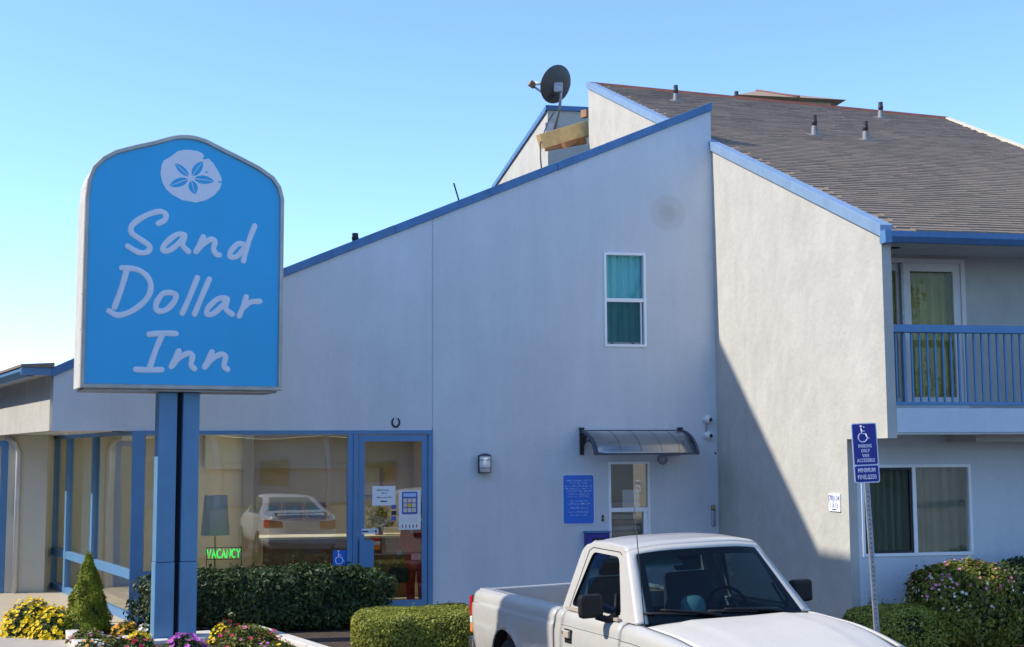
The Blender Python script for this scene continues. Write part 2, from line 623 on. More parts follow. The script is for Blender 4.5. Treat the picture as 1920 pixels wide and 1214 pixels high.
# slanted blue cap board in lengths, following the parapet
us = [0.02, -2.4, -4.8, -6.5, -8.0, -9.45]
for a, b in zip(us[:-1], us[1:]):
    m = MB()
    g_ = 0.003
    m.hexa([(b + g_, -0.035, topz(b) - 0.115), (a - g_, -0.035, topz(a) - 0.115), (a - g_, 0.24, topz(a) - 0.115), (b + g_, 0.24, topz(b) - 0.115),
            (b + g_, -0.035, topz(b) + 0.012), (a - g_, -0.035, topz(a) + 0.012), (a - g_, 0.24, topz(a) + 0.012), (b + g_, 0.24, topz(b) + 0.012)])
    m.build('cap_board', 'blue_paint', OB, bevel=0.006)
# roof behind the parapet, left side wall with gutter, soffit
LD = Vector((-0.325, 0.946, 0))                      # direction of the slanted left side, local
CN = Vector((-9.42, 0, 0))


def side(t, out=0.0, z=0.0):                          # point along the left side; out = outwards
    nrm = Vector((-0.946, -0.325, 0))
    p = CN + LD * t + nrm * out
    return (p.x, p.y, z)


for a, b in ((-9.40, -6.5), (-6.5, 0.0)):
    MB().hexa([(a, 0.22, topz(a) - 0.20), (b, 0.22, topz(b) - 0.20), (b, 1.2, topz(b) - 0.20), (a, 1.2, topz(a) - 0.20),
               (a, 0.22, topz(a) - 0.03), (b, 0.22, topz(b) - 0.03), (b, 1.2, topz(b) - 0.03), (a, 1.2, topz(a) - 0.03)]).build('roof', 'shingle', OB)
MB().hexa([side(0.203, 0, 2.635), side(9, 0, 2.635), side(9, -0.2, 2.635), side(0.203, -0.2, 2.635),
           side(0.203, 0, 3.42), side(9, 0, 3.42), side(9, -0.2, 3.42), side(0.203, -0.2, 3.42)]).build('side_wall', 'stucco_white', OB)
gp = [(0.02, 3.42), (0.10, 3.36), (0.17, 3.36), (0.25, 3.43), (0.25, 3.485), (0.02, 3.485)]
MB().prism([(a_ * 1.0 + 0.16, b_) for a_, b_ in gp], lambda a, b: side(0.05, a, b), lambda a, b: side(9, a, b)).build('gutter', 'frame_blue', OB)
MB().hexa([side(0.05, 0.002, 3.40), side(9, 0.002, 3.40), side(9, 0.18, 3.40), side(0.05, 0.18, 3.40), side(0.05, 0.002, 3.42), side(9, 0.002, 3.42), side(9, 0.18, 3.42), side(0.05, 0.18, 3.42)]).build('eave_soffit', 'stucco_white', OB)
MB().prism([(0.0, 3.487), (0.43, 3.487), (0.43, 3.52), (0.0, 3.55)], lambda a, b: side(-0.05, a, b), lambda a, b: side(9, a, b)).build('roof_edge', 'shingle', OB)
MB().hexa([side(-0.02, 0.004, 3.38), side(0.048, 0.004, 3.38), side(0.048, 0.42, 3.38), side(-0.02, 0.42, 3.38), side(-0.02, 0.004, 3.486), side(0.048, 0.004, 3.486), side(0.048, 0.42, 3.486), side(-0.02, 0.42, 3.486)]).build('eave_end', 'frame_blue', OB)
added_sky_hole = [(-9.9, 2.2), (-5.4, 2.2), (-5.4, 5.1), (-9.9, 5.1)]  # added ceiling opening, glazed below, to brighten the office room
q1, q2 = side(9, 0), side(9, -0.2)
wall_poly('soffit', [(-9.42, 0.2), (-3.78, 0.2), (-3.78, 6.0), (q1[0], q1[1])], [added_sky_hole], lambda a, b: (a, b, 2.64), (0, 0, 0.06), 'interior_ceiling', OB)
MB().box(-9.9, -5.4, 2.2, 5.1, 2.71, 2.72).build('added_skylight', 'pane_room', OB)
MB().lathe([(0.0, 0), (0.075, 0), (0.075, 0.012), (0.0, 0.012)], 18, 'Z', (-8.65, 0.75, 2.628)).build('soffit_light', 'iron', OB)
# office room
MB().add([(-14, 5.5, 0), (-3.8, 5.5, 0), (-3.8, 5.5, 2.64), (-14, 5.5, 2.64)], [(0, 1, 2, 3)]).build('inner_back_wall', 'interior', OB, solid=0.1)
MB().box(-3.9, -3.78, 0.2, 5.5, 0, 2.64).build('inner_side_wall', 'interior', OB)
MB().box(-11.5, -3.9, 0.08, 5.5, 0.0, 0.06).build('office_floor', 'carpet', OB)
MB().box(-7.6, -3.9, 5.30, 5.49, 2.05, 2.64).build('inner_soffit', 'interior_ceiling', OB)
MB().box(-6.9, -6.75, 3.0, 5.3, 0.06, 2.64).build('inner_partition', 'interior', OB)
# closed body behind the right part of the front wall, so that rooms are dark
MB().box(-3.76, -0.02, 3.4, 3.5, 0.0, 5.6).build('inner_back_wall', 'interior', OB)
MB().box(-3.76, -0.02, 0.2, 3.4, 2.9, 3.0).build('inner_floor', 'interior_ceiling', OB)
MB().box(-3.2, -0.02, 1.9, 2.0, 0.0, 2.9).build('inner_partition', 'interior', OB)
# storefront frame
FR = 'frame_blue'


def bar(name, x0, x1, z0, z1, y0=-0.03, y1=0.09, bevel=0.004):
    return MB().box(x0, x1, y0, y1, z0, z1).build(name, FR, OB, bevel=bevel)


bar('corner_post', -8.37, -8.20, 0.05, 2.628, -0.035, 0.12)
bar('header', -8.198, -4.252, 2.575, 2.628)
bar('mullion', -5.455, -5.375, 0.05, 2.573)
bar('mullion', -5.373, -5.303, 0.05, 2.573, -0.04, 0.10)
bar('jamb', -4.318, -4.250, 0.05, 2.573, -0.04, 0.10)
bar('sill_rail', -8.198, -5.457, 0.61, 0.73, -0.045, 0.08)
bar('bottom_rail', -8.198, -5.457, 0.05, 0.16)
bar('mullion', -7.83, -7.77, 0.732, 2.573)
MB().box(-8.20, -7.83, 0.02, 0.028, 0.73, 2.575).build('pane', 'pane_store', OB)
MB().box(-7.77, -5.455, 0.02, 0.028, 0.73, 2.575).build('pane', 'pane_store', OB)
MB().box(-8.20, -5.455, 0.02, 0.028, 0.16, 0.61).build('pane', 'pane_store', OB)
# glass door with its parts
dr = MB()
dr.box(-5.296, -5.215, -0.02, 0.03, 0.06, 2.565).box(-4.405, -4.325, -0.02, 0.03, 0.06, 2.565)
dr.box(-5.215, -4.405, -0.02, 0.03, 2.475, 2.565).box(-5.215, -4.405, -0.02, 0.03, 0.06, 0.26)
door = dr.build('door', FR, OB)
MB().box(-5.215, -4.405, 0.0, 0.008, 0.26, 2.475).build('pane', 'pane_store', door)
MB().box(-5.285, -5.085, -0.085, -0.022, 0.73, 1.10).build('handle', FR, door, bevel=0.006)
# slanted glazing on the left
GZ = Vector((-8.30, 0.02, 0))


def glz(t, out=0.0, z=0.0):
    nrm = Vector((-0.946, -0.325, 0))
    p = GZ + LD * t + nrm * out
    return (p.x, p.y, z)


def gbar(name, t0, t1, z0, z1, o0=-0.05, o1=0.05, mt=FR):
    return MB().hexa([glz(t0, o0, z0), glz(t1, o0, z0), glz(t1, o1, z0), glz(t0, o1, z0),
                      glz(t0, o0, z1), glz(t1, o0, z1), glz(t1, o1, z1), glz(t0, o1, z1)]).build(name, mt, OB)


for t in (2.45, 4.35, 5.45):
    gbar('mullion', t, t + 0.12, 0.05, 2.575)
gbar('header', 0.12, 5.7, 2.577, 2.635)
tt = [0.12, 2.45, 2.57, 4.35, 4.47, 5.45]
for a, b in ((0.12, 2.45), (2.57, 4.35), (4.47, 5.45)):
    gbar('sill_rail', a, b, 0.62, 0.74, -0.04, 0.045)
    gbar('bottom_rail', a, b, 0.05, 0.16, -0.04, 0.045)
    gbar('pane', a, b, 0.74, 2.577, -0.004, 0.004, 'pane_store')
    gbar('pane', a, b, 0.16, 0.62, -0.004, 0.004, 'pane_store')
# beige pier and blue door frame at the far left
px, py, _ = glz(5.6)
MB().box(px - 0.62, px, py - 0.9, py + 1.5, 0.0, 2.635).build('pier', 'stucco_beige', OB)
MB().tube([(px - 0.450, py - 0.96, 0.0), (px - 0.450, py - 0.96, 2.35), (px - 0.510, py - 0.96, 2.5), (px - 0.670, py - 0.96, 2.60)], 0.04, 10).build('downspout', 'white_metal', OB)
MB().box(px - 0.730, px - 0.625, py - 0.9, py - 0.75, 0.05, 2.55).build('jamb', FR, OB)
MB().box(px - 1.870, px - 0.730, py - 0.9, py - 0.8, 2.45, 2.55).build('header', FR, OB)
MB().box(px - 1.870, px - 0.730, py - 0.9, py - 0.8, 0.05, 0.25).build('bottom_rail', FR, OB)
MB().box(px - 1.870, px - 0.730, py - 0.86, py - 0.85, 0.25, 2.45).build('pane', 'pane_store', OB)
MB().box(px - 1.970, px - 0.620, py + 0.6, py + 0.7, 0.0, 2.63).build('inner_back_wall', 'interior', OB)


def curtain(name, x0, x1, z0, z1, y, mt, parent, folds=9, amp=0.025):
    ph = random.random() * 6
    m = MB()
    m.grid(lambda a, b: (x0 + (x1 - x0) * a, y + amp * math.sin(a * folds * 6.283 + ph + 0.4 * math.sin(b * 2)) + 0.4 * amp * math.sin(a * folds * 14.1 + 1.3),
                         z0 + (z1 - z0) * b), folds * 12, 4)
    return m.build(name, mt, parent, fix=False)


def sash_frame(name, x0, x1, z0, z1, w, y0, y1, mt, parent, bevel=0.003):
    m = MB()
    m.box(x0, x1, y0, y1, z1 - w, z1).box(x0, x1, y0, y1, z0, z0 + w)
    m.box(x0, x0 + w, y0, y1, z0 + w, z1 - w).box(x1 - w, x1, y0, y1, z0 + w, z1 - w)
    return m.build(name, mt, parent, bevel=bevel)


# upper single-hung window
x0, x1, z0, z1 = W2
win = sash_frame('window', x0, x1, z0, z1, 0.035, -0.018, 0.10, 'white_vinyl', OB)
zm = 4.545
MB().box(x0 + 0.036, x1 - 0.036, -0.008, 0.05, zm - 0.03, zm + 0.025).build('meeting_rail', 'white_vinyl', win, bevel=0.003)
MB().box(x0 + 0.035, x1 - 0.035, 0.030, 0.036, zm + 0.025, z1 - 0.035).build('pane', 'pane_room', win)
MB().box(x0 + 0.035, x1 - 0.085, 0.060, 0.066, z0 + 0.07, zm - 0.03).build('pane', 'pane_room', win)
MB().box(x0 + 0.035, x1 - 0.075, 0.022, 0.024, z0 + 0.04, zm - 0.03).build('insect_screen', 'pane_screen', win)
MB().box(x1 - 0.083, x1 - 0.067, 0.012, 0.06, z0 + 0.036, zm - 0.031).build('sash_stile', 'white_vinyl', win)
MB().box(x0 + 0.036, x1 - 0.085, 0.028, 0.07, z0 + 0.036, z0 + 0.07).build('sash_rail', 'white_vinyl', win)
for xx in (x0 + 0.10, x0 + 0.42):
    MB().box(xx, xx + 0.035, 0.015, 0.028, z0 + 0.048, z0 + 0.062).build('latch', 'iron', win)
curtain('curtain', x0 + 0.01, x1 - 0.01, z0 - 0.1, z1 + 0.05, 0.115, 'curtain_teal', win, 5, 0.022)
MB().box(x0 - 0.1, x1 + 0.1, 0.26, 0.27, z0 - 0.1, z1 + 0.1).build('backing', 'dark_room', win)
# service window
x0, x1, z0, z1 = SW
win = sash_frame('window', x0, x1, z0, z1, 0.035, -0.018, 0.10, 'white_vinyl', OB)
zm = 1.47
MB().box(x0 + 0.036, x1 - 0.036, -0.008, 0.05, zm - 0.03, zm + 0.03).build('meeting_rail', 'white_vinyl', win, bevel=0.003)
MB().box(x0 + 0.035, x1 - 0.035, 0.030, 0.036, zm + 0.03, z1 - 0.035).build('pane', 'pane_store', win)
MB().box(x0 + 0.035, x1 - 0.095, 0.055, 0.061, z0 + 0.035, zm - 0.03).build('pane', 'pane_store', win)
MB().box(x1 - 0.095, x1 - 0.036, 0.012, 0.07, z0 + 0.036, zm - 0.031).build('sash_stile', 'white_vinyl', win)

MB().box(x0 - 0.3, x1 + 0.5, 0.75, 0.8, 0.2, 2.6).build('inner_screen_wall', 'interior', OB)

# ------------------------------------------------------------------ roof pieces seen over the parapet of the office


def vent_pipe(world_loc, h, label, slope=0.0, r=0.042, group='plumbing vent pipes on the roofs'):
    t = empty('vent_pipe', world_loc, ROT, label, 'vent pipe', group)
    MB().lathe([(0.0, h), (r * 0.8, h), (r, h), (r, h * 0.75), (r * 1.15, h * 0.74), (r * 1.15, h * 0.60), (r, h * 0.58), (r, -0.1)], 14).build('pipe', 'black_pipe', t)
    m = MB().lathe([(r * 1.06, h * 0.46), (r * 1.25, h * 0.36), (r * 1.4, h * 0.18), (r * 1.65, 0.0), (r * 1.7, -0.06)], 14)
    m.build('flashing', 'lead', t)
    n = 0.10
    MB().hexa([(-n, -n, -0.02 - slope * n), (n, -n, -0.02 - slope * n), (n, n, -0.02 + slope * n), (-n, n, -0.02 + slope * n),
               (-n, -n, 0.012 - slope * n), (n, -n, 0.012 - slope * n), (n, n, 0.012 + slope * n), (-n, n, 0.012 + slope * n)]).build('base_flange', 'lead', t)
    return t


vent_pipe(bw(-5.33, -0.5, 5.30), 0.22, 'stubby black vent cap above the slanted parapet, nearer the sign', r=0.045)
vent_pipe(bw(-5.72, -0.5, 5.07), 0.17, 'lowest tiny black vent cap peeking over the parapet beside the sign', r=0.035)
at = empty('antenna_stub', bw(-3.76, -0.5, 5.9), ROT, 'thin black antenna stub leaning above the slanted parapet', 'antenna')
MB().tube([(0.0, 0, -0.1), (-0.03, 0, 0.15), (-0.11, 0, 0.42)], 0.012, 8).build('rod', 'iron', at)
MB().lathe([(0.03, -0.1), (0.03, 0.06), (0.0, 0.07)], 10).build('socket', 'iron', at)

# ================================================================== GUEST WING
GW = empty('guest_wing', K, ROT, 'white stucco guest room wing with balcony and long brown shingle roof', 'building')
PITCH = 0.408
VE = 5.39                    # front plane of the upper storey
VL = 4.38                    # front plane of the ground floor and of the balcony back wall


def rz_(v):                  # top of the side wall
    return 4.74 + (5.37 - v) * PITCH


VZ = lambda a, b: (0.0, -a, b)
wall_poly('side_wall', [(-7.41, -0.12), (VL, -0.12), (VL, 2.44), (VE, 2.44), (VE, rz_(VE) - 0.02), (-7.41, rz_(-7.41) - 0.02)], [], VZ, (0.11, 0, 0), 'stucco_white', GW)
# pale blue rake board in two lengths along the sloping top
for a, b in ((VE + 0.05, 2.12), (2.115, -7.45)):
    m = MB()
    za, zb = rz_(a), rz_(b)
    m.hexa([(-0.035, -a, za - 0.075), (0.12, -a, za - 0.075), (0.12, -b, zb - 0.075), (-0.035, -b, zb - 0.075),
            (-0.035, -a, za + 0.062), (0.12, -a, za + 0.062), (0.12, -b, zb + 0.062), (-0.035, -b, zb + 0.062)])
    m.build('rake_board', 'rake_blue', GW, bevel=0.005)
WIN = (0.154, 1.545, 1.09, 2.144)
BD = (0.16, 1.564, 2.78, 4.575)
wall_poly('front_wall', [(0.11, 0), (5.4, 0), (5.4, 2.50), (0.11, 2.50)], [rect(*WIN)], lambda a, b: (a, -VL, b), (0, 0.15, 0), 'stucco_blue', GW)
wall_poly('balcony_wall', [(0.11, 2.52), (5.4, 2.52), (5.4, 4.70), (0.11, 4.70)], [rect(*BD)], lambda a, b: (a, -VL, b), (0, 0.15, 0), 'stucco_white', GW)
MB().box(0.112, 5.4, -VE, -VL - 0.002, 2.50, 2.765).build('balcony_slab', 'stucco_blue', GW, bevel=0.008)
MB().box(0.112, 5.4, -VE - 0.012, -VE + 0.06, 2.478, 2.498).build('drip_edge', 'stucco_white', GW)
MB().box(1.25, 5.4, -VE + 0.35, -VL, 2.40, 2.497).build('soffit_beam', 'stucco_white', GW)
MB().box(0.112, 5.4, -VE - 0.02, -VL - 0.002, 4.615, 4.65).build('soffit', 'stucco_white', GW)
MB().lathe([(0, 0), (0.05, 0), (0.05, 0.01), (0, 0.01)], 14, 'Z', (0.42, -4.9, 4.604)).build('soffit_light', 'iron', GW)
# walls out of sight that close the wing
MB().box(5.4, 5.5, -VL, 4.0, 0, 4.6).build('end_wall', 'stucco_white', GW)
MB().box(0.11, 5.4, 7.2, 7.35, 0, 9.3).build('back_wall', 'stucco_white', GW)
# gutter
gp = [(0.0, 4.575), (0.07, 4.575), (0.125, 4.63), (0.125, 4.69), (0.105, 4.69), (0.095, 4.66), (0.0, 4.66)]
MB().prism(gp, lambda a, b: (0.05, -VE - 0.035 - a, b), lambda a, b: (5.2, -VE - 0.035 - a, b)).build('gutter', 'blue_paint', GW)
MB().box(-0.03, 0.048, -VE - 0.16, -VE - 0.02, 4.56, 4.70).build('gutter_end', 'frame_blue', GW)
# roof deck
rp = [(0.09, 5.50), (4.72, 5.50), (5.80, -0.87), (6.38, -4.32), (0.09, -7.36)]
rf = MB().prism(rp, lambda a, b: (a, -b, rz_(b) - 0.10), lambda a, b: (a, -b, rz_(b) + 0.015)).build('roof', 'shingle', GW)
tp_ = [(0.05, -7.40), (6.40, -4.34)]
MB().beam((0.05, 7.38, rz_(-7.38) + 0.03), (6.40, 4.34, rz_(-4.34) + 0.03), 0.08, 0.06).build('ridge_flashing', 'red_flashing', GW)
MB().beam((6.40, 4.34, rz_(-4.34) + 0.02), (5.82, 0.87, rz_(-0.87) + 0.02), 0.08, 0.08).build('rake_edge', 'stucco_beige', GW)
MB().beam((5.82, 0.87, rz_(-0.87) + 0.02), (4.74, -5.5, rz_(5.5) + 0.02), 0.08, 0.08).build('rake_edge', 'stucco_beige', GW)


def in_roof(a, v):
    if v > 5.5 or a < 0.06: return False
    if v < -7.36 + (a - 0.09) * (3.04 / 6.29): return False
    if v > -0.87: return a < 5.80 + (v + 0.87) * (-1.08 / 6.37)
    return a < 5.80 + (-0.87 - v) * 0.168


EXPO, TABW = 0.135, 0.30
cs = 1 / math.sqrt(1 + PITCH ** 2)
shing = []
k = 0
while True:
    v = 5.53 - k * EXPO * cs
    if v < -7.3: break
    a = 0.05 + (k % 2) * 0.15 + random.uniform(-0.03, 0.03)
    while a < 6.5:
        wdt = TABW * random.uniform(0.85, 1.12)
        if in_roof(a + wdt / 2, v - 0.06) and in_roof(a + 0.02, v - 0.06):
            shing.append((a, v, wdt))
        a += wdt + 0.004
    k += 1
TH = 0.017


def shingle_verts(wdt, th, run):
    r_ = run * cs
    zt = run * PITCH * cs
    return [(0, 0, 0.0), (wdt, 0, 0.0), (wdt, r_, zt), (0, r_, zt), (0, 0, th), (wdt, 0, th), (wdt, r_, zt + 0.003), (0, r_, zt + 0.003)]


FBOX = [(0, 3, 2, 1), (4, 5, 6, 7), (0, 1, 5, 4), (1, 2, 6, 5), (2, 3, 7, 6), (3, 0, 4, 7)]
# the nearest 300 in view are pieces of their own, sharing a few meshes
vis = [i for i, s_ in enumerate(shing) if s_[0] < 2.6][:300]
vs_ = set(vis)
protos = []
for q in range(4):
    me = bpy.data.meshes.new('shingle')
    me.from_pydata(shingle_verts(1.0, TH + q * 0.002, EXPO * 1.25), [], FBOX)
    me.materials.append(MATS['shingle'])
    protos.append(me)
for i in vis:
    a, v, wdt = shing[i]
    o = bpy.data.objects.new('shingle', protos[random.randrange(4)])
    COL.objects.link(o)
    o.parent = rf
    o.location = (a, -v, rz_(v) + 0.016)
    o.scale = (wdt, 1, 1)
m = MB()
for i, (a, v, wdt) in enumerate(shing):
    if i in vs_: continue
    th = TH + random.uniform(0, 0.005)
    zz = rz_(v) + 0.016
    m.add([(a + p[0], -v + p[1], zz + p[2]) for p in shingle_verts(wdt, th, EXPO * 1.25)], FBOX)
o = m.build('shingle_courses', 'shingle', rf, fix=False)
o['kind'] = 'stuff'

# ground-floor window, two lights
x0, x1, z0, z1 = WIN
Y = -VL
win = sash_frame('window', x0, x1, z0, z1, 0.035, Y - 0.015, Y + 0.09, 'white_vinyl', GW)
MB().box(0.80, 0.845, Y - 0.008, Y + 0.06, z0 + 0.036, z1 - 0.036).build('meeting_stile', 'white_vinyl', win, bevel=0.003)
sash_frame('sash', x0 + 0.036, 0.799, z0 + 0.036, z1 - 0.036, 0.03, Y + 0.008, Y + 0.045, 'iron', win)
MB().box(x0 + 0.06, 0.78, Y + 0.040, Y + 0.046, z0 + 0.06, z1 - 0.06).build('pane', 'pane_room', win)
MB().box(x0 + 0.06, 0.78, Y + 0.018, Y + 0.020, z0 + 0.06, z1 - 0.06).build('insect_screen', 'pane_screen', win)
MB().box(0.845, x1 - 0.035, Y + 0.030, Y + 0.036, z0 + 0.035, z1 - 0.035).build('pane', 'pane_store', win)
curtain('curtain', x0 + 0.01, 0.84, z0 - 0.1, z1 + 0.05, Y + 0.13, 'curtain_grey', win, 7, 0.03)
curtain('curtain', 0.82, x1 + 0.02, z0 - 0.1, z1 + 0.05, Y + 0.15, 'curtain_grey', win, 5, 0.03)
MB().box(x0 - 0.04, x1 + 0.1, Y + 0.29, Y + 0.30, z0 - 0.1, z1 + 0.1).build('backing', 'dark_room', win)
# balcony sliding door
x0, x1, z0, z1 = BD
dd = sash_frame('sliding_door', x0, x1, z0, z1, 0.055, Y - 0.02, Y + 0.10, 'cream_door', GW)
fl = sash_frame('fixed_leaf', x0 + 0.056, 0.80, z0 + 0.056, z1 - 0.056, 0.09, Y + 0.045, Y + 0.085, 'cream_door', dd)
sl_ = sash_frame('sliding_leaf', 0.77, x1 - 0.056, z0 + 0.056, z1 - 0.056, 0.095, Y - 0.002, Y + 0.040, 'cream_door', dd)
MB().box(x0 + 0.14, 0.72, Y + 0.062, Y + 0.068, z0 + 0.14, z1 - 0.14).build('pane', 'pane_balcony', dd)
MB().box(0.86, x1 - 0.145, Y + 0.016, Y + 0.022, z0 + 0.145, z1 - 0.145).build('pane', 'pane_balcony', dd)
MB().box(0.735, 0.765, Y - 0.03, Y + 0.03, z0 + 0.056, z1 - 0.056).build('screen_stile', 'galv', dd)
curtain('curtain', x0, x1 + 0.03, z0, z1 + 0.02, Y + 0.15, 'curtain_green', dd, 9, 0.035)
MB().box(x0 - 0.04, x1 + 0.1, Y + 0.31, Y + 0.32, z0 - 0.1, z1 + 0.1).build('backing', 'dark_room', dd)
# railing: every baluster a piece
rl = MB().box(0.113, 5.3, -VE + 0.03, -VE + 0.13, 3.60, 3.685).build('handrail', 'frame_blue', GW, bevel=0.006)
MB().box(0.113, 5.3, -VE + 0.055, -VE + 0.105, 2.80, 2.835).build('bottom_rail', 'frame_blue', GW, bevel=0.003)
bme = MB().box(-0.010, 0.010, -0.010, 0.010, 2.835, 3.60).build('baluster', 'frame_blue', GW)
bme.location = (0.17, -VE + 0.08, 0)
xx = 0.17 + 0.094
while xx < 5.2:
    c = bme.copy()
    COL.objects.link(c)
    c.location.x = xx
    xx += 0.094

# vents on the wing roof
for (a, v, h, lb) in ((1.16, -5.15, 0.30, 'small black vent pipe near the roof peak, leftmost on the brown roof'),
                      (2.29, -1.35, 0.33, 'grey-booted vent pipe low on the brown roof, left one of the close pair'),
                      (3.05, -1.05, 0.31, 'grey-booted vent pipe low on the brown roof, right one of the close pair'),
                      (4.83, -3.99, 0.30, 'vent pipe standing at the far right roof ridge against the sky')):
    vent_pipe(bw(a, v, rz_(v) + 0.03), h, lb, slope=PITCH)

# ================================================================== REAR BLOCK, TIMBERS, DISH
RB = empty('rear_block', K, ROT, 'white stair block with flat blue-capped parapet behind the office roof', 'building')
MB().hexa([(-0.37, 9.67, 0), (2.2, 9.67, 0), (2.2, 16.6, 0), (-0.37, 16.6, 0),
           (-0.37, 9.67, 9.98), (2.2, 9.67, 9.98), (2.2, 16.6, 9.55), (-0.37, 16.6, 9.55)]).build('wall', 'stucco_white', RB)
MB().hexa([(-0.42, 9.62, 9.985), (2.25, 9.62, 9.985), (2.25, 9.72, 9.985), (-0.42, 9.72, 9.985),
           (-0.42, 9.62, 10.09), (2.25, 9.62, 10.09), (2.25, 9.72, 10.09), (-0.42, 9.72, 10.09)]).build('cap_board', 'blue_paint', RB)
MB().hexa([(-0.42, 9.722, 9.96), (-0.30, 9.722, 9.96), (-0.30, 16.6, 9.53), (-0.42, 16.6, 9.53),
           (-0.42, 9.722, 10.08), (-0.30, 9.722, 10.08), (-0.30, 16.6, 9.65), (-0.42, 16.6, 9.65)]).build('cap_board', 'blue_paint', RB)


a, b = Vector((0.585, 26.3, 8.61)), Vector((1.60, 27.2, 9.12))
tb = empty('timber_beam', a, 0, 'pale new timber beam bridging the gap behind the parapet', 'beam')
MB().beam((0, 0, 0), b - a, 0.12, 0.30).build('plank', 'timber', tb, bevel=0.004)
MB().beam((0.50, 0.75, 0.16), b - a + Vector((0.0, 0.35, 0.02)), 0.10, 0.26).build('joist', 'timber_brown', tb, bevel=0.004)
MB().beam((0.12, 1.0, 0.12), (1.0, 1.1, 0.30), 0.10, 0.16).build('ledger', 'timber_brown', tb)
MB().beam(b - a + Vector((-0.06, 0.5, 0.42)), b - a + Vector((0.05, 0.4, 0.42)), 0.12, 0.16).build('stub', 'timber_brown', tb)

# satellite dish
dc = Vector((0.99, 28.3, 10.38))
SD = empty('satellite_dish', Vector((0.93, 28.9, 9.70)), 0, 'dark grey satellite dish with arm on mast above the roof', 'satellite dish')
off = dc - SD.location
dn = Vector((-0.52, 0.74, 0.42)).normalized()
q = dn.to_track_quat('Z', 'Y')
prof = [(0.0, -0.095), (0.11, -0.089), (0.22, -0.070), (0.32, -0.037), (0.395, 0.0), (0.40, 0.004)]
m = MB().lathe(prof, 32)
m.v = [tuple(off + q @ Vector((p[0], p[1] * 1.08, p[2]))) for p in m.v]
m.build('reflector', 'dish_grey', SD, solid=0.012, fix=False)
low = off + q @ Vector((0, 0, -0.08))
back = off - dn * 0.10
lowedge = off + (Vector((-0.10, -0.05, -0.33)))
head = Vector((0.476, 28.6, 10.466)) - SD.location
MB().tube([back, lowedge, lowedge + (head - lowedge) * 0.55 + Vector((0, 0, -0.02)), head + Vector((0.02, 0, -0.04))], 0.024, 8).build('arm', 'iron', SD)
hb = MB().box(-0.07, 0.07, -0.06, 0.06, -0.07, 0.07)
hb.v = [tuple(head + Euler((0.3, 0.5, 0.4)).to_matrix() @ Vector(p)) for p in hb.v]
lnb = hb.build('receiver', 'rust', SD, bevel=0.01)
MB().tube([head + Vector((0.04, 0, 0.02)), head + Vector((0.24, -0.05, 0.0))], [0.045, 0.03], 10).build('feed_horn', 'plastic_white', lnb)
MB().tube([back, back + Vector((0.06, 0.0, -0.16)), back + Vector((0.03, 0.10, -0.50)), Vector((0.05, 0.0, -0.15))], 0.034, 10).build('mast', 'galv', SD)
MB().box(back.x - 0.10, back.x + 0.10, back.y - 0.06, back.y + 0.05, back.z - 0.16, back.z + 0.05).build('bracket', 'galv', SD, bevel=0.01)
MB().hexa([(-0.14, 0.02, -0.34), (0.06, 0.02, -0.34), (0.06, 0.06, -0.34), (-0.14, 0.06, -0.34), (-0.16, 0.02, -0.02), (0.12, 0.02, -0.02), (0.12, 0.06, -0.02), (-0.16, 0.06, -0.02)]).build('foot_plate', 'galv', SD)
pts = [Vector(p) - SD.location for p in [(0.955, 28.7, 9.84), (0.824, 28.2, 9.537), (0.684, 27.2, 8.983), (0.593, 26.1, 8.533), (0.593, 26.1, 8.237), (0.612, 26.0, 7.95)]]
MB().tube(pts, 0.014, 6).build('cable', 'iron', SD)

# roof of a block beyond the ridge
FB = empty('far_block', (6.15, 32.0, 0.22), ROT, 'tan hipped roof of a block just peeking over the ridge', 'building')
MB().box(-1.1, 1.2, -1.6, 6.0, 0, 10.35).build('wall', 'stucco_beige', FB)
MB().add([(-1.25, -1.9, 10.35), (1.45, -1.9, 10.35), (1.45, 6.3, 10.35), (-1.25, 6.3, 10.35), (0.05, 0.2, 11.08), (0.05, 3.8, 11.08)],
         [(0, 1, 4), (1, 2, 5, 4), (2, 3, 5), (3, 0, 4, 5), (0, 3, 2, 1)]).build('roof', 'tan_roof', FB)
MB().tube([(0.05, 0.2, 11.09), (0.15, -0.9, 10.71), (0.25, -1.9, 10.37)], 0.03, 6).build('hip_cap', 'red_flashing', FB)
vent_pipe((5.42, 30.9, 10.62), 0.30, 'brown vent pipe standing left of the tan roof peak', r=0.05)

# ================================================================== THINGS ON THE WALLS
# wall lamp
t = mounted('wall_lamp', -3.515, 0.0, 2.15, 'small frosted cylinder wall lamp with dark bands on blue wall', 'lamp')
MB().box(-0.06, 0.06, -0.02, 0.0, -0.10, 0.10).build('back_plate', 'galv', t, bevel=0.004)
MB().lathe([(0.0, -0.125), (0.080, -0.125), (0.082, 0.115), (0.0, 0.115)], 20, 'Z', (0, -0.10, 0)).build('diffuser', 'frosted', t)
for zz in (-0.128, -0.062, 0.052):
    MB().lathe([(0.083, zz), (0.086, zz), (0.086, zz + 0.008), (0.083, zz + 0.008)], 20, 'Z', (0, -0.10, 0)).build('band', 'iron', t)
MB().lathe([(0.092, 0.112), (0.092, 0.124), (0.04, 0.145), (0.0, 0.148)], 20, 'Z', (0, -0.10, 0)).build('cap', 'awning_frame', t)
for xx in (-0.083, 0.083):
    MB().box(xx - 0.006, xx + 0.006, -0.112, -0.02, -0.128, 0.118).build('stay', 'iron', t)

# door awning of tinted sheet on iron brackets
AW = mounted('door_awning', -1.36, 0.0, 2.61, 'curved smoked awning on dark brackets over the service window', 'awning')
H0, DEP = 0.0, 0.82


def arc(t):                     # profile: out from the wall and down
    return (-DEP * math.sin(t * 1.28) / math.sin(1.28), -0.33 * (1 - math.cos(t * 1.28)) / (1 - math.cos(1.28)))


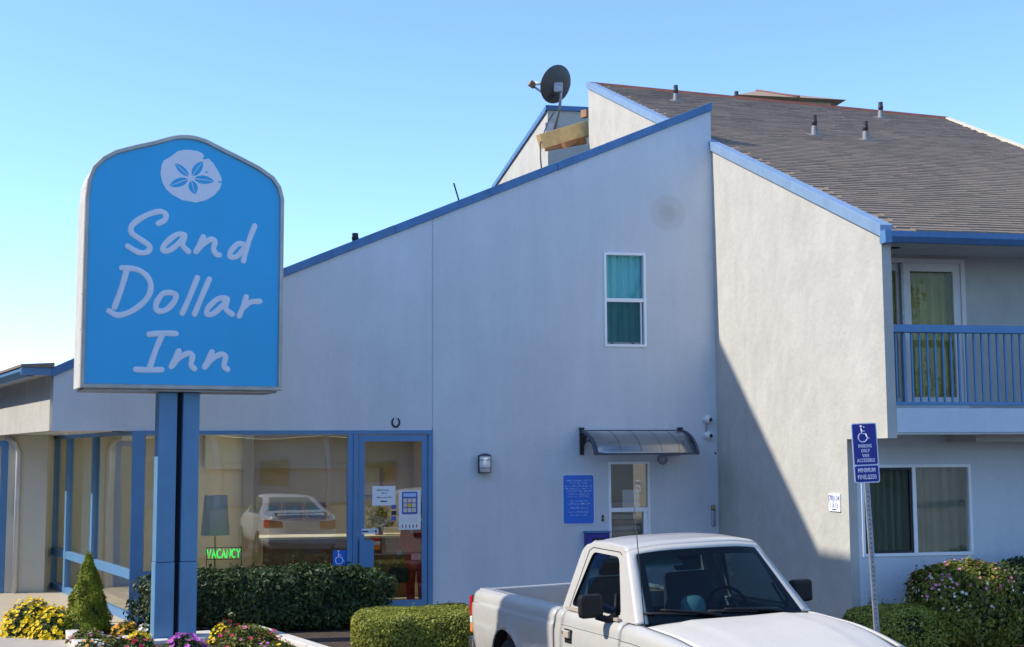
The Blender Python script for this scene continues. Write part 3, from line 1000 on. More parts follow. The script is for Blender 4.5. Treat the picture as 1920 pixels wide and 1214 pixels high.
m = MB()
m.grid(lambda a, b: (-0.70 + 1.47 * a, arc(b)[0], arc(b)[1]), 6, 14)
m.build('sheet', 'pane_awning', AW, solid=0.006, fix=False)
for xx in (-0.24, 0.06, 0.36, 0.62):
    MB().tube([(xx - 0.10 + 0.0 * b, arc(b)[0], arc(b)[1] + 0.005) for b in np.linspace(0.05, 0.95, 10)], 0.005, 5).build('rib', 'awning_frame', AW)
MB().beam((-0.72, -0.01, 0.005), (0.79, -0.01, 0.005), 0.03, 0.03).build('wall_rail', 'awning_frame', AW)
MB().beam((-0.72, -DEP, -0.33), (0.79, -DEP, -0.33), 0.035, 0.03).build('front_rail', 'awning_frame', AW)
for xx, full in ((-0.715, True), (0.78, True)):
    br = MB()
    for i in range(12):
        a0, a1 = arc(i / 12), arc((i + 1) / 12)
        br.beam((xx, a0[0], a0[1]), (xx, a1[0], a1[1]), 0.035, 0.04)
    b_ = br.build('bracket', 'awning_frame', AW)
    MB().box(xx - 0.028, xx + 0.028, -0.05, -0.001, -0.34, 0.04).build('post', 'iron', b_, bevel=0.005)
    MB().tube([(xx, -0.03, -0.26), (xx, -0.22, -0.17), (xx, -0.42, -0.13), (xx, -0.62, -0.18)], 0.012, 6).build('brace', 'iron', b_)
    for dy in (0.10, 0.20, 0.31):
        MB().tube([(xx, -dy * 0.72, -0.26 + dy * 0.33), (xx, -dy - 0.05, -0.02 - dy * 0.06)], 0.011, 6).build('strut', 'iron', b_)
    MB().box(xx - 0.035, xx + 0.035, -0.06, 0.0, 0.025, 0.055).build('cap', 'iron', b_)

# blue notice board with rows of faded small print
NB = mounted('notice_sign', -2.126, 0.0, 1.63, 'blue notice sign with rows of small faded text on office wall', 'sign')


def rrect(w, h, r, n=5):
    P = []
    for cx, cy, a0 in ((w / 2 - r, h / 2 - r, 0), (-w / 2 + r, h / 2 - r, 90), (-w / 2 + r, -h / 2 + r, 180), (w / 2 - r, -h / 2 + r, 270)):
        for i in range(n + 1):
            a = R(a0 + 90 * i / n)
            P.append((cx + r * math.cos(a), cy + r * math.sin(a)))
    return P


MB().prism(rrect(0.475, 0.72, 0.035), lambda a, b: (a, -0.002, b), lambda a, b: (a, -0.010, b)).build('border', 'sign_white', NB)
MB().prism(rrect(0.45, 0.695, 0.028), lambda a, b: (a, -0.010, b), lambda a, b: (a, -0.013, b)).build('panel', 'notice_blue', NB)
rnd = random.Random(4)
for zz, w_, h_ in ((0.275, .36, .030), (0.235, .25, .022), (0.195, .39, .028), (0.155, .40, .022), (0.12, .34, .022), (0.08, .32, .028), (0.045, .32, .022),
                   (-0.02, .25, .022), (-0.06, .33, .030), (-0.12, .25, .028), (-0.18, .29, .028), (-0.225, .24, .022)):
    m = MB()
    x = -w_ / 2
    while x < w_ / 2:
        ww = rnd.uniform(0.008, 0.02)
        hh = h_ * rnd.choice((0.55, 0.75, 0.75, 1.0))
        # tiny letter-like strokes
        m.box(x, x + 0.004, -0.0145, -0.0131, zz - h_ / 2, zz - h_ / 2 + hh)
        m.box(x + 0.0045, x + ww, -0.0145, -0.0131, zz - h_ / 2 + hh * rnd.choice((0, 0.4, 0.7)), zz - h_ / 2 + hh * rnd.choice((0, 0.4, 0.7)) + 0.006)
        x += ww + 0.005 + (0.014 if rnd.random() < 0.2 else 0)
    m.build('text_row', 'notice_text', NB)

# small things by the service window
t = mounted('door_bell', -1.767, 0.0, 1.354, 'tiny brass door bell plate left of the service window', 'door bell')
MB().box(-0.016, 0.016, -0.012, 0, -0.045, 0.045).build('plate', 'iron', t, bevel=0.003)
MB().lathe([(0.0, -0.022), (0.012, -0.020), (0.014, -0.012)], 12, 'Y').build('button', 'brass', t)
t = mounted('alarm_bell', -0.851, 0.0, 2.195, 'round grey alarm bell with conduit under the awning', 'bell')
MB().lathe([(0.0, -0.062), (0.035, -0.062), (0.068, -0.048), (0.075, -0.02), (0.075, 0.0)], 22, 'Y').build('gong', 'galv', t)
MB().lathe([(0.0, -0.07), (0.02, -0.07), (0.02, -0.06)], 12, 'Y').build('boss', 'steel', t)
MB().tube([(0.03, -0.015, 0.06), (0.25, -0.015, 0.065), (0.33, -0.015, 0.10), (0.33, -0.015, 0.22)], 0.012, 8).build('conduit', 'galv', t)
for zz, lb in ((2.781, 'upper of two white dome cameras at the wall corner'), (2.545, 'lower of two white dome cameras at the wall corner')):
    t = mounted('security_camera', -0.165, 0.0, zz, lb, 'camera', 'pair of security cameras at the corner')
    MB().lathe([(0.0, 0.0), (0.055, 0.0), (0.055, -0.02), (0.045, -0.035)], 18, 'Y').build('base', 'plastic_white', t)
    m = MB().lathe([(0.0, -0.062), (0.03, -0.054), (0.052, -0.032), (0.062, 0.0), (0.052, 0.032), (0.03, 0.054), (0.0, 0.062)], 18, 'Z', (0.0, -0.065, 0.0))
    m.build('housing', 'plastic_white', t)
    m = MB().lathe([(0.0, -0.012), (0.022, -0.008), (0.028, 0.0)], 14, 'Y', (0.028, -0.118, -0.006))
    m.build('lens', 'iron', t)
t = mounted('cable_drop', -0.172, 0.0, 2.66, 'thin grey cable joining the two corner cameras', 'cable')
MB().tube([(0.01, -0.012, 0.085), (0.0, -0.012, 0.0), (-0.004, -0.012, -0.08)], 0.008, 6).build('wire', 'galv', t)
t = mounted('key_lockbox', -0.095, 0.0, 1.36, 'narrow steel key lockbox near the wall corner', 'lockbox')
MB().box(-0.032, 0.032, -0.05, 0.0, -0.15, 0.09).build('body', 'steel', t, bevel=0.02)
MB().box(-0.018, 0.018, -0.058, -0.049, -0.12, 0.05).build('dial_panel', 'galv', t, bevel=0.004)
MB().tube([(0, -0.03, 0.085), (0, -0.03, 0.16)], 0.03, 10).build('shackle', 'brass', t)
t = mounted('screw_anchor', -0.03, 0.0, 2.28, 'single dark bolt head in the wall beside the awning tip', 'bolt')
MB().lathe([(0.0, -0.014), (0.012, -0.012), (0.016, 0.0)], 10, 'Y').build('head', 'iron', t)
t = mounted('horseshoe', -4.777, 0.0, 2.745, 'black iron horseshoe nailed above the office door', 'horseshoe')
pth = [(0.052 * math.sin(R(a)) * (1.0 if abs(a) < 120 else 0.92), -0.008, 0.066 * -math.cos(R(a))) for a in range(-150, 151, 12)]
MB().tube(pth, [0.008 + 0.006 * math.cos(R(a) / 2) for a in range(-150, 151, 12)], 8, flat=((0, 1, 0), 0.5)).build('shoe', 'iron', t)
t = mounted('mail_box', -1.86, 0.0, 0.95, 'dark blue metal box on the wall behind the truck cab', 'box')
MB().box(-0.19, 0.16, -0.14, 0.0, -0.30, 0.20).build('body', 'access_blue', t, bevel=0.01)
MB().box(-0.20, 0.17, -0.15, 0.0, 0.20, 0.225).build('lid', 'blue_paint', t, bevel=0.004)
MB().box(-0.10, 0.07, -0.146, -0.139, 0.10, 0.125).build('slot', 'black_gap', t)

# white room placard on the sunlit side wall (faces left: local -y is the outward side)
t = empty('room_placard', bw(0.0, 4.02, 1.70), ROT - R(90), 'small white placard with handwriting on the sunlit stucco wall', 'placard')
MB().box(-0.155, 0.155, -0.016, 0.0, -0.105, 0.105).build('board', 'paper', t, bevel=0.004)
for zz, body, sz in ((0.05, '[70]1-34', 0.085), (-0.035, '1 X / 2', 0.075)):
    text(body, sz, 'ink_blue', t, (0, -0.018, zz))
MB().box(-0.055, 0.055, -0.0185, -0.0165, -0.086, -0.074).build('printed_bar', 'ink', t)

# papers on the door glass
t = mounted('paper_notice', -4.942, 0.005, 1.712, 'white square handwritten notice taped inside the office door', 'notice')
MB().box(-0.162, 0.162, -0.0055, -0.004, -0.136, 0.136).build('sheet', 'paper', t)
for zz, x0_, x1_ in ((0.075, -0.10, 0.06), (0.035, -0.03, 0.03), (-0.025, -0.11, 0.11)):
    m = MB()
    x = x0_
    while x < x1_:
        m.box(x, x + 0.012, -0.0075, -0.006, zz - 0.004, zz + rnd.uniform(0.0, 0.014))
        x += rnd.uniform(0.014, 0.024)
    m.build('writing', 'ink', t)
MB().box(-0.045, 0.045, -0.0075, -0.006, -0.085, -0.068).build('writing', 'ink', t)
t = mounted('plastic_sleeve', -4.577, 0.005, 1.51, 'clear sleeve of leaflets hanging on the office door glass', 'leaflet')
MB().box(-0.155, 0.155, -0.0055, -0.004, -0.275, 0.275).build('sleeve', 'paper', t)
MB().box(-0.11, 0.11, -0.008, -0.006, -0.06, 0.255).build('map_sheet', 'ink_blue', t)
MB().box(-0.09, 0.09, -0.010, -0.0085, 0.185, 0.235).build('map_title', 'notice_text', t)
for i in range(3):
    for j in range(3):
        MB().box(-0.09 + i * 0.062, -0.038 + i * 0.062, -0.010, -0.0085, -0.03 + j * 0.068, 0.025 + j * 0.068).build('map_block', 'petal_white' if (i, j) != (1, 1) else 'petal_yellow', t)
MB().box(-0.13, 0.11, -0.008, -0.006, -0.17, -0.08).build('leaflet', 'white_cloth', t)
MB().box(-0.13, 0.13, -0.008, -0.006, -0.265, -0.185).build('leaflet', 'frosted', t)
for i in range(5):
    MB().box(-0.11 + i * 0.05, -0.095 + i * 0.05, -0.0095, -0.0085, -0.25, -0.20).build('print', 'ink_blue' if i % 2 else 'petal_red', t)
t = mounted('hours_sticker', -5.135, 0.022, 1.222, 'narrow white sticker on the office door edge', 'sticker')
MB().box(-0.115, 0.115, -0.0035, -0.002, -0.036, 0.036).build('label', 'paper', t)
MB().box(-0.11, -0.02, -0.0052, -0.004, -0.012, 0.010).build('print', 'ink', t)
MB().box(0.07, 0.095, -0.0052, -0.004, -0.02, 0.02).build('print', 'ink', t)
for i in range(4):
    MB().box(-0.005 + i * 0.017, 0.005 + i * 0.017, -0.0052, -0.004, -0.012, 0.012).build('print', 'galv', t)
t = mounted('card_stickers', -4.80, 0.005, 1.47, 'column of small dark card stickers on the door glass', 'sticker')
for zz in (0.085, 0.0, -0.075):
    MB().box(-0.035, 0.035, -0.0055, -0.004, zz - 0.03, zz + 0.03).build('decal', 'ink_blue' if zz else 'ink', t)
t = mounted('window_notice', -1.33, -0.040, 1.63, 'pale paper notice taped in the small service window', 'notice')
MB().box(-0.125, 0.135, -0.0035, -0.002, -0.13, 0.13).build('sheet', 'paper', t)
for zz, w_ in ((0.08, 0.16), (0.03, 0.10), (-0.04, 0.18)):
    MB().box(-w_ / 2, w_ / 2, -0.0055, -0.004, zz - 0.008, zz + 0.008).build('print', 'notice_text', t)
t = mounted('linen_pile', -1.36, -0.42, 0.98, 'pile of folded linen behind the service window', 'linen')
for i in range(7):
    MB().box(-0.26 + 0.02 * (i % 3), 0.26 - 0.03 * (i % 2), -0.14, 0.14, i * 0.085, i * 0.085 + 0.08).build('folded_sheet', ('white_cloth', 'curtain_grey', 'lampshade', 'trim_beige')[i % 4], t, bevel=0.03)
t = mounted('linen_shelf', -1.36, -0.42, 0.05, 'shelf unit behind the service window', 'shelf')
MB().box(-0.33, 0.33, -0.17, 0.17, 0.89, 0.925).build('board', 'wood_desk', t)
for xx in (-0.32, 0.28):
    MB().box(xx, xx + 0.04, -0.16, 0.16, 0, 0.89).build('upright', 'wood_desk', t)
# access sticker on the window
t = mounted('access_sticker', -5.55, -0.014, 0.86, 'blue wheelchair access sticker in the corner of the office window', 'sticker')
MB().box(-0.095, 0.095, -0.0055, -0.004, -0.105, 0.105).build('decal', 'notice_blue', t)


def wheelchair(parent, s, y, mt='sign_white'):
    m = MB()
    fl = ((0, 1, 0), 0.12)
    m.tube([(-0.10 * s, y, 0.36 * s), (-0.08 * s, y, 0.06 * s), (0.16 * s, y, 0.05 * s)], 0.035 * s, 8, flat=fl)
    m.tube([(-0.09 * s, y, 0.20 * s), (0.10 * s, y, 0.20 * s)], 0.03 * s, 8, flat=fl)
    m.tube([(0.14 * s, y, 0.05 * s), (0.25 * s, y, -0.24 * s), (0.34 * s, y, -0.20 * s)], 0.035 * s, 8, flat=fl)
    m.tube([(0.20 * s + 0 - 0.24 * s + 0.26 * s * math.cos(R(a)), y, -0.16 * s + 0.26 * s * math.sin(R(a))) for a in range(115, 351, 12)], 0.03 * s, 8, flat=fl)
    m.lathe([(0.0, -0.004), (0.07 * s, -0.003), (0.07 * s, 0.003)], 14, 'Y', (-0.10 * s, y, 0.46 * s))
    return m.build('wheelchair_symbol', mt, parent)


wheelchair(t, 0.20, -0.007)

# green VACANCY neon in the window
t = mounted('vacancy_sign', -7.13, -0.10, 0.945, 'green lit VACANCY neon sign low in the office window', 'sign')
GLY = {'V': [[(0, 1), (.5, 0), (1, 1)]], 'A': [[(0, 0), (.5, 1), (1, 0)], [(.25, .4), (.75, .4)]],
       'C': [[(1, .85), (.6, 1), (.15, .8), (0, .5), (.15, .2), (.6, 0), (1, .15)]], 'N': [[(0, 0), (0, 1), (1, 0), (1, 1)]],
       'Y': [[(0, 1), (.5, .5), (1, 1)], [(.5, .5), (.5, 0)]]}
for i, ch in enumerate('VACANCY'):
    m = MB()
    for st in GLY[ch]:
        m.tube([(-0.225 + i * 0.066 + p[0] * 0.048, 0, -0.06 + p[1] * 0.12) for p in st], 0.0085, 8)
    m.build('letter', 'neon_green', t)
MB().box(-0.24, 0.24, 0.02, 0.03, -0.085, -0.075).build('rail', 'iron', t)
MB().box(-0.24, 0.24, 0.02, 0.03, 0.075, 0.085).build('rail', 'iron', t)
for xx in (-0.24, 0.23):
    MB().box(xx, xx + 0.01, 0.02, 0.03, -0.20, 0.085).build('stand', 'iron', t)

# ================================================================== INSIDE THE OFFICE
t = mounted('table_lamp', -7.26, -0.42, 0.66, 'white shaded table lamp behind the office window', 'lamp')
MB().lathe([(0.155, 1.07), (0.20, 0.52)], 24).build('shade', 'lampshade', t, solid=0.004)
MB().lathe([(0.0, 0.0), (0.10, 0.0), (0.10, 0.02), (0.015, 0.04), (0.012, 0.55)], 16).build('stem', 'brass', t)
t = mounted('side_table', -7.26, -0.42, -0.04, 'dark side table carrying the lamp behind the window', 'table')
MB().box(-0.55, 0.55, -0.28, 0.28, 0.66, 0.699).build('top', 'wood_desk', t, bevel=0.005)
for xx in (-0.5, 0.44):
    for yy in (-0.25, 0.19):
        MB().box(xx, xx + 0.06, yy, yy + 0.06, 0, 0.66).build('leg', 'wood_desk', t)
t = mounted('reception_desk', -5.6, -2.6, 0.06, 'brown reception counter with pale top inside the office', 'desk')
MB().box(-1.0, 1.25, -0.3, 0.3, 0, 0.92).build('front', 'wood_desk', t, bevel=0.006)
MB().box(-1.05, 1.30, -0.36, 0.36, 0.92, 0.96).build('top', 'interior', t, bevel=0.005)
for i, xx in enumerate((-6.45, -6.05, -5.65)):
    t = mounted('framed_picture', xx, -5.36, 1.28, ('left', 'middle', 'right')[i] + ' of three wood-framed pictures on the back wall', 'picture', 'framed pictures on the office back wall')
    sash_frame('frame', -0.18, 0.18, -0.16, 0.16, 0.055, -0.03, 0.0, 'wood_desk', t)
    MB().box(-0.126, 0.126, -0.012, -0.006, -0.106, 0.106).build('print', 'picture_blue', t)
t = mounted('wall_frame', -4.75, -5.36, 1.95, 'tall pale picture frame on the back wall behind the door', 'picture')
sash_frame('frame', -0.30, 0.30, -0.45, 0.45, 0.06, -0.03, 0.0, 'far_wall', t)
MB().box(-0.24, 0.24, -0.012, -0.006, -0.39, 0.39).build('print', 'frosted', t)

# ================================================================== ROADSIDE SIGN
SG = empty('motel_sign', (-4.06, 16.0, 0.05), R(25), 'blue Sand Dollar Inn sign on twin blue posts', 'sign')
kx, kz = 0.00283, 0.00278


def sx_(x): return (x - 490) * kx


def sz_(y): return 3.03 + (1165 - y) * kz


outl = [(70, 1165), (914, 1165), (914, 700), (914, 300), (899, 245), (868, 203), (805, 163), (720, 125), (640, 92), (570, 62), (530, 52), (495, 49), (455, 52),
        (415, 62), (345, 90), (265, 116), (185, 146), (135, 180), (96, 225), (78, 280), (71, 360), (70, 700)]
OUT = [(sx_(a), sz_(b)) for a, b in outl]
cxm, czm = 0.0, sz_(640)


def inset(poly, d):
    n = len(poly)
    res = []
    for i in range(n):
        p0, p1, p2 = Vector(poly[i - 1]), Vector(poly[i]), Vector(poly[(i + 1) % n])
        a, b = (p1 - p0).normalized(), (p2 - p1).normalized()
        na, nb = Vector((-a.y, a.x)), Vector((-b.y, b.x))
        mm = (na + nb)
        mm = mm / max(0.3, mm.length_squared / 2)
        res.append(tuple(p1 + mm * d))
    return res


IN = inset(OUT, 0.055)
MB().prism(inset(OUT, 0.012), lambda a, b: (a, -0.268, b), lambda a, b: (a, 0.42, b)).build('cabinet', 'white_metal', SG)
m = MB()                                              # front frame as a ring
n = len(OUT)
rings = [[(a, -0.268, b) for a, b in OUT], [(a, -0.305, b) for a, b in OUT], [(a, -0.312, b) for a, b in inset(OUT, 0.008)], [(a, -0.312, b) for a, b in inset(OUT, 0.045)], [(a, -0.285, b) for a, b in IN]]
for r0, r1 in zip(rings[:-1], rings[1:]):
    m.add(r0 + r1, [(i, (i + 1) % n, n + (i + 1) % n, n + i) for i in range(n)])
m.build('frame', 'sign_metal', SG)
MB().prism(IN, lambda a, b: (a, -0.2685, b), lambda a, b: (a, -0.286, b)).build('face', 'sign_blue', SG)
MB().box(OUT[0][0] + 0.05, OUT[1][0] - 0.05, -0.24, 0.40, sz_(1165) - 0.025, sz_(1165)).build('bottom_pan', 'galv', SG)
for i in range(6):
    zz = 3.3 + i * 0.42
    MB().lathe([(0.0, -0.006), (0.010, -0.004), (0.012, 0.0)], 8, 'X', (sx_(70) - 0.0 + 0.003 * i, -0.20, zz)).build('rivet', 'galv', SG)


def smooth_path(P, k=5):
    """Catmull-Rom through the points"""
    P = [Vector((p[0], p[1])) for p in P]
    out = []
    for i in range(len(P) - 1):
        p0, p1, p2, p3 = P[max(i - 1, 0)], P[i], P[i + 1], P[min(i + 2, len(P) - 1)]
        for j in range(k):
            t = j / k
            out.append(0.5 * ((2 * p1) + (p2 - p0) * t + (2 * p0 - 5 * p1 + 4 * p2 - p3) * t * t + (3 * p1 - p0 - 3 * p2 + p3) * t ** 3))
    out.append(P[-1])
    return out


LET = {
    'S': [[(372, 450), (398, 432), (400, 406), (372, 398), (318, 420), (266, 462), (262, 498), (305, 528), (338, 553), (326, 578), (290, 580), (248, 557)]],
    'a': [[(482, 493), (450, 493), (405, 533), (392, 562), (412, 568), (450, 540), (482, 500)], [(482, 500), (475, 538), (500, 565)]],
    'n': [[(562, 496), (545, 535), (532, 563)], [(532, 563), (560, 530), (596, 504), (612, 514), (607, 548), (620, 570), (632, 572)]],
    'd': [[(742, 522), (715, 516), (682, 552), (680, 577), (710, 572), (745, 530)], [(785, 432), (762, 495), (745, 555), (738, 592)]],
    'D': [[(246, 660), (226, 740), (200, 822)], [(226, 652), (290, 656), (335, 690), (346, 740), (322, 790), (270, 835), (215, 855), (178, 838)]],
    'o': [[(430, 748), (396, 755), (370, 798), (375, 828), (410, 825), (445, 786), (450, 757), (428, 748)]],
    'l': [[(540, 677), (506, 770), (479, 836)]],
    'l2': [[(591, 681), (556, 770), (531, 838)]],
    'a2': [[(668, 763), (632, 765), (590, 805), (583, 832), (606, 835), (645, 800), (670, 766)], [(670, 766), (664, 808), (692, 832)]],
    'r': [[(752, 752), (738, 800), (722, 838)], [(735, 806), (770, 775), (812, 769)]],
    'I': [[(343, 932), (400, 925), (454, 925)], [(400, 925), (371, 1000), (346, 1085)], [(292, 1083), (345, 1085), (398, 1082)]],
    'n2': [[(468, 1000), (450, 1040), (438, 1068)], [(438, 1068), (470, 1030), (508, 1009), (525, 1020), (520, 1058), (535, 1075)]],
    'n3': [[(608, 1000), (590, 1040), (578, 1067)], [(578, 1067), (610, 1030), (648, 1009), (666, 1020), (660, 1058), (676, 1075)]]}
for ch, strokes in LET.items():
    m = MB()
    for st in strokes:
        p = smooth_path(st)
        pts = [(sx_(q.x), -0.286, sz_(q.y)) for q in p]
        rr = 0.0345
        # round ends
        d0 = (Vector(pts[0]) - Vector(pts[1])).normalized()
        d1 = (Vector(pts[-1]) - Vector(pts[-2])).normalized()
        e0 = [tuple(Vector(pts[0]) + d0 * rr * c) for c in (0.95, 0.75, 0.4)]
        e1 = [tuple(Vector(pts[-1]) + d1 * rr * c) for c in (0.4, 0.75, 0.95)]
        rad = [rr * 0.3, rr * 0.66, rr * 0.92] + [rr * (1 + 0.05 * math.sin(i * 0.9)) for i in range(len(pts))] + [rr * 0.92, rr * 0.66, rr * 0.3]
        m.tube(e0 + pts + e1, rad, 12, flat=((0, 1, 0), 0.14))
    m.build('letter', 'sign_white', SG)
em = [(497, 114), (530, 116), (554, 126), (559, 138), (553, 147), (562, 152), (577, 145), (600, 165), (622, 200), (636, 226), (638, 242), (622, 243), (622, 249), (638, 251),
      (628, 280), (603, 310), (570, 333), (528, 346), (470, 340), (428, 320), (402, 298), (384, 268), (376, 232), (379, 196), (388, 172), (420, 150), (445, 126), (470, 117)]
EM = MB().prism([(sx_(a), sz_(b)) for a, b in em], lambda a, b: (a, -0.2862, b), lambda a, b: (a, -0.2895, b)).build('sand_dollar_emblem', 'sign_white', SG)
for tx, ty, wd in ((437, 181, 13), (553, 161, 17), (604, 244, 17), (524, 310, 17), (416, 281, 17)):
    c = Vector((504, 240))
    d = Vector((tx, ty)) - c
    L_ = d.length
    d.normalize()
    nn = Vector((-d.y, d.x))
    for sgn in (-1, 1):                               # each petal is two slim halves with a pale rib between
        P = []
        for k in range(9):
            t = k / 8
            P.append(c + d * (L_ * (0.14 + 0.86 * t)) + nn * sgn * (1.6 * (1 - t) + 0.8))
        for k in range(8, -1, -1):
            t = k / 8
            P.append(c + d * (L_ * (0.14 + 0.86 * t)) + nn * sgn * (2.0 + wd * math.sin(math.pi * t ** 0.9) ** 0.8 if 0 < t < 1 else 1.6))
        MB().prism([(sx_(q.x), sz_(q.y)) for q in P], lambda a, b: (a, -0.2896, b), lambda a, b: (a, -0.2912, b)).build('petal', 'sign_blue', EM)
MB().prism([(sx_(a), sz_(b)) for a, b in ((562, 207), (570, 203), (579, 204), (576, 208), (566, 211))], lambda a, b: (a, -0.2896, b), lambda a, b: (a, -0.2912, b)).build('fleck', 'sign_blue', EM)
for x0, x1 in ((-0.255, -0.035), (0.035, 0.235)):
    MB().box(x0, x1, -0.12, 0.12, 0.98, 3.0).build('post', 'post_blue', SG, bevel=0.008)
    MB().box(x0 - 0.004, x1 + 0.004, -0.124, 0.124, 0.0, 0.975).build('post_sleeve', 'post_blue', SG, bevel=0.008)
MB().box(-0.033, 0.033, -0.02, 0.06, 0.0, 3.0).build('post_web', 'black_gap', SG)
MB().box(-0.28, 0.26, -0.15, 0.15, 0.0, 0.10).build('base_plate', 'post_blue', SG, bevel=0.01)

# ================================================================== ACCESSIBLE PARKING SIGN
PS = empty('parking_sign', (3.61, 13.2, 0.0), R(6), 'navy accessible parking sign on leaning steel post beside the wing', 'sign')
PS.rotation_euler = (0, R(-2.2), R(6))
MB().box(-0.026, 0.026, 0.010, 0.042, -0.1, 2.54).build('post', 'galv', PS, bevel=0.004)
m = MB()
for i in range(40):
    m.box(-0.006, 0.006, 0.0085, 0.0098, 0.1 + i * 0.046, 0.112 + i * 0.046)
m.build('post_holes', 'iron', PS)
MB().prism(rrect(0.262, 0.595, 0.022), lambda a, b: (a, 0.005, b + 2.285), lambda a, b: (a, 0.0, b + 2.285)).build('plate', 'sign_white', PS)
MB().prism(rrect(0.240, 0.402, 0.016), lambda a, b: (a, 0.0, b + 2.372), lambda a, b: (a, -0.002, b + 2.372)).build('panel', 'access_blue', PS)
MB().prism(rrect(0.240, 0.158, 0.016), lambda a, b: (a, 0.0, b + 2.078), lambda a, b: (a, -0.002, b + 2.078)).build('panel', 'access_blue', PS)
wc = wheelchair(PS, 0.175, -0.003)
wc.location = (-0.012, 0, 2.468)
for zz, body, sz, sxx in ((2.352, 'PARKING', 0.046, 0.72), (2.305, 'ONLY', 0.046, 0.72), (2.256, 'VAN', 0.046, 0.72), (2.210, 'ACCESSIBLE', 0.048, 0.72),
                          (2.112, 'MINIMUM', 0.058, 0.72), (2.045, 'FINE $250', 0.062, 0.72)):
    text(body, sz, 'sign_white', PS, (0, -0.003, zz), bold=0.0008, sx=sxx)
for zz in (2.54, 2.03):
    MB().lathe([(0.0, -0.010), (0.008, -0.008), (0.009, -0.002)], 8, 'Y', (0, 0, zz)).build('bolt', 'galv', PS)

# ================================================================== OUT OF FRAME, LEFT: added unseen board, shaped to shade the side wall, shrubs and truck bed
PY = empty('shade_board', bw(-12.2, -6.0, 0), ROT, 'unseen slant-topped board added beyond the left edge to cast shade', 'shade board')
zb = lambda v: (4.05 - 0.865 * (v + 0.61) if v + 0.61 < 3.5 else 1.02) + 10.25
yv = lambda v: -(v + 6.0)
poly = [(-6.3, 10.35), (4.99, 10.35), (4.99, 11.9), (3.86, 11.9), (3.82, zb(3.82)), (2.92, zb(2.92)), (-0.6, zb(-0.6)), (-6.3, zb(-0.6))]
MB().prism(poly, lambda a, b: (-0.1, yv(a), b), lambda a, b: (0.1, yv(a), b)).build('board', 'far_wall', PY)
MB().tube([(0, 0, 0), (0, 0, 10.4)], 0.2, 14).build('pole', 'galv', PY)
MB().beam((0, yv(4.9), 10.30), (0, yv(6.4), 8.0), 0.05, 0.05, up=(1, 0, 0)).build('hanger', 'galv', PY)
pl = [(5.98, 6.2), (7.28, 6.2), (7.10, 8.0), (7.05, 8.06), (6.50, 8.12), (6.25, 8.04), (6.06, 7.75), (5.98, 7.2)]  # added plate, outlined to shape the shadow on the truck bed
MB().prism(pl, lambda a, b: (-0.05, yv(a), b), lambda a, b: (0.05, yv(a), b)).build('bed_shade_plate', 'far_wall', PY)

# ================================================================== PLANTS


def unit(a):
    return a / np.maximum(np.linalg.norm(a, axis=1, keepdims=True), 1e-9)


def leaf_mesh(name, P, Nrm, size, mt, parent, aspect=0.5, spread=0.8, droop=0.0):
    """one small folded leaf at every point"""
    n = len(P)
    nn = unit(Nrm + rng.normal(0, spread, (n, 3)))
    t = unit(np.cross(nn, rng.normal(0, 1, (n, 3))))
    b = np.cross(nn, t)
    L_ = (size * np.clip(rng.lognormal(0, 0.32, n), 0.45, 2.0))[:, None]
    w_ = L_ * aspect
    V = np.empty((n, 4, 3))
    V[:, 0] = P - t * L_ * 0.5
    V[:, 1] = P + b * w_ * 0.5 + nn * w_ * 0.15
    V[:, 2] = P + t * L_ * 0.5 - nn * L_ * droop
    V[:, 3] = P - b * w_ * 0.5 + nn * w_ * 0.15
    F = np.arange(n * 4).reshape(n, 4)
    return np_mesh(name, V.reshape(-1, 3), F, mt, parent)


def blossoms(name, P, Nrm, r, mt, parent, lobes=5, spread=0.35):
    n = len(P)
    nn = unit(Nrm + rng.normal(0, spread, (n, 3)))
    t = unit(np.cross(nn, rng.normal(0, 1, (n, 3))))
    b = np.cross(nn, t)
    k = lobes * 2
    V = np.empty((n, k + 1, 3))
    rr = (r * rng.uniform(0.7, 1.25, n))[:, None]
    for i in range(k):
        a = 2 * math.pi * i / k
        s_ = 1.0 if i % 2 == 0 else 0.72
        V[:, i] = P + (t * math.cos(a) + b * math.sin(a)) * rr * s_ + nn * rr * 0.18 * s_
    V[:, k] = P - nn * rr * 0.15
    base = (np.arange(n) * (k + 1))[:, None]
    F = np.concatenate([np.stack([base[:, 0] + i, base[:, 0] + (i + 1) % k, base[:, 0] + k], 1) for i in range(k)])
    return np_mesh(name, V.reshape(-1, 3), F, mt, parent)


def super_box(n, ax, ay, az, p=5.0, jitter=(0.86, 1.03), zlo=-1.0):
    """points with outward directions on a rounded box"""
    out_p, out_n = [], []
    ar = np.array([ay * az, ay * az, ax * az, ax * az, ax * ay])
    f = rng.choice(5, n, p=ar / ar.sum())
    q = rng.uniform(-1, 1, (n, 3))
    q[f == 0, 0] = 1
    q[f == 1, 0] = -1
    q[f == 2, 1] = 1
    q[f == 3, 1] = -1
    q[f == 4, 2] = 1
    r = (np.abs(q) ** p).sum(1) ** (-1 / p)
    q = q * r[:, None]
    nrm = np.sign(q) * np.abs(q) ** (p - 1) / np.array([ax, ay, az])
    lump = 1 + 0.05 * np.sin(q[:, 0] * ax * 7 + 1.0) * np.sin(q[:, 1] * ay * 6 + 2) + 0.035 * np.sin(q[:, 0] * ax * 3.1 + 0.4) + 0.03 * np.sin(q[:, 0] * ax * 17) * np.sin(q[:, 2] * az * 13)
    P = q * np.array([ax, ay, az]) * (rng.uniform(*jitter, n) * lump)[:, None]
    return P, unit(nrm)


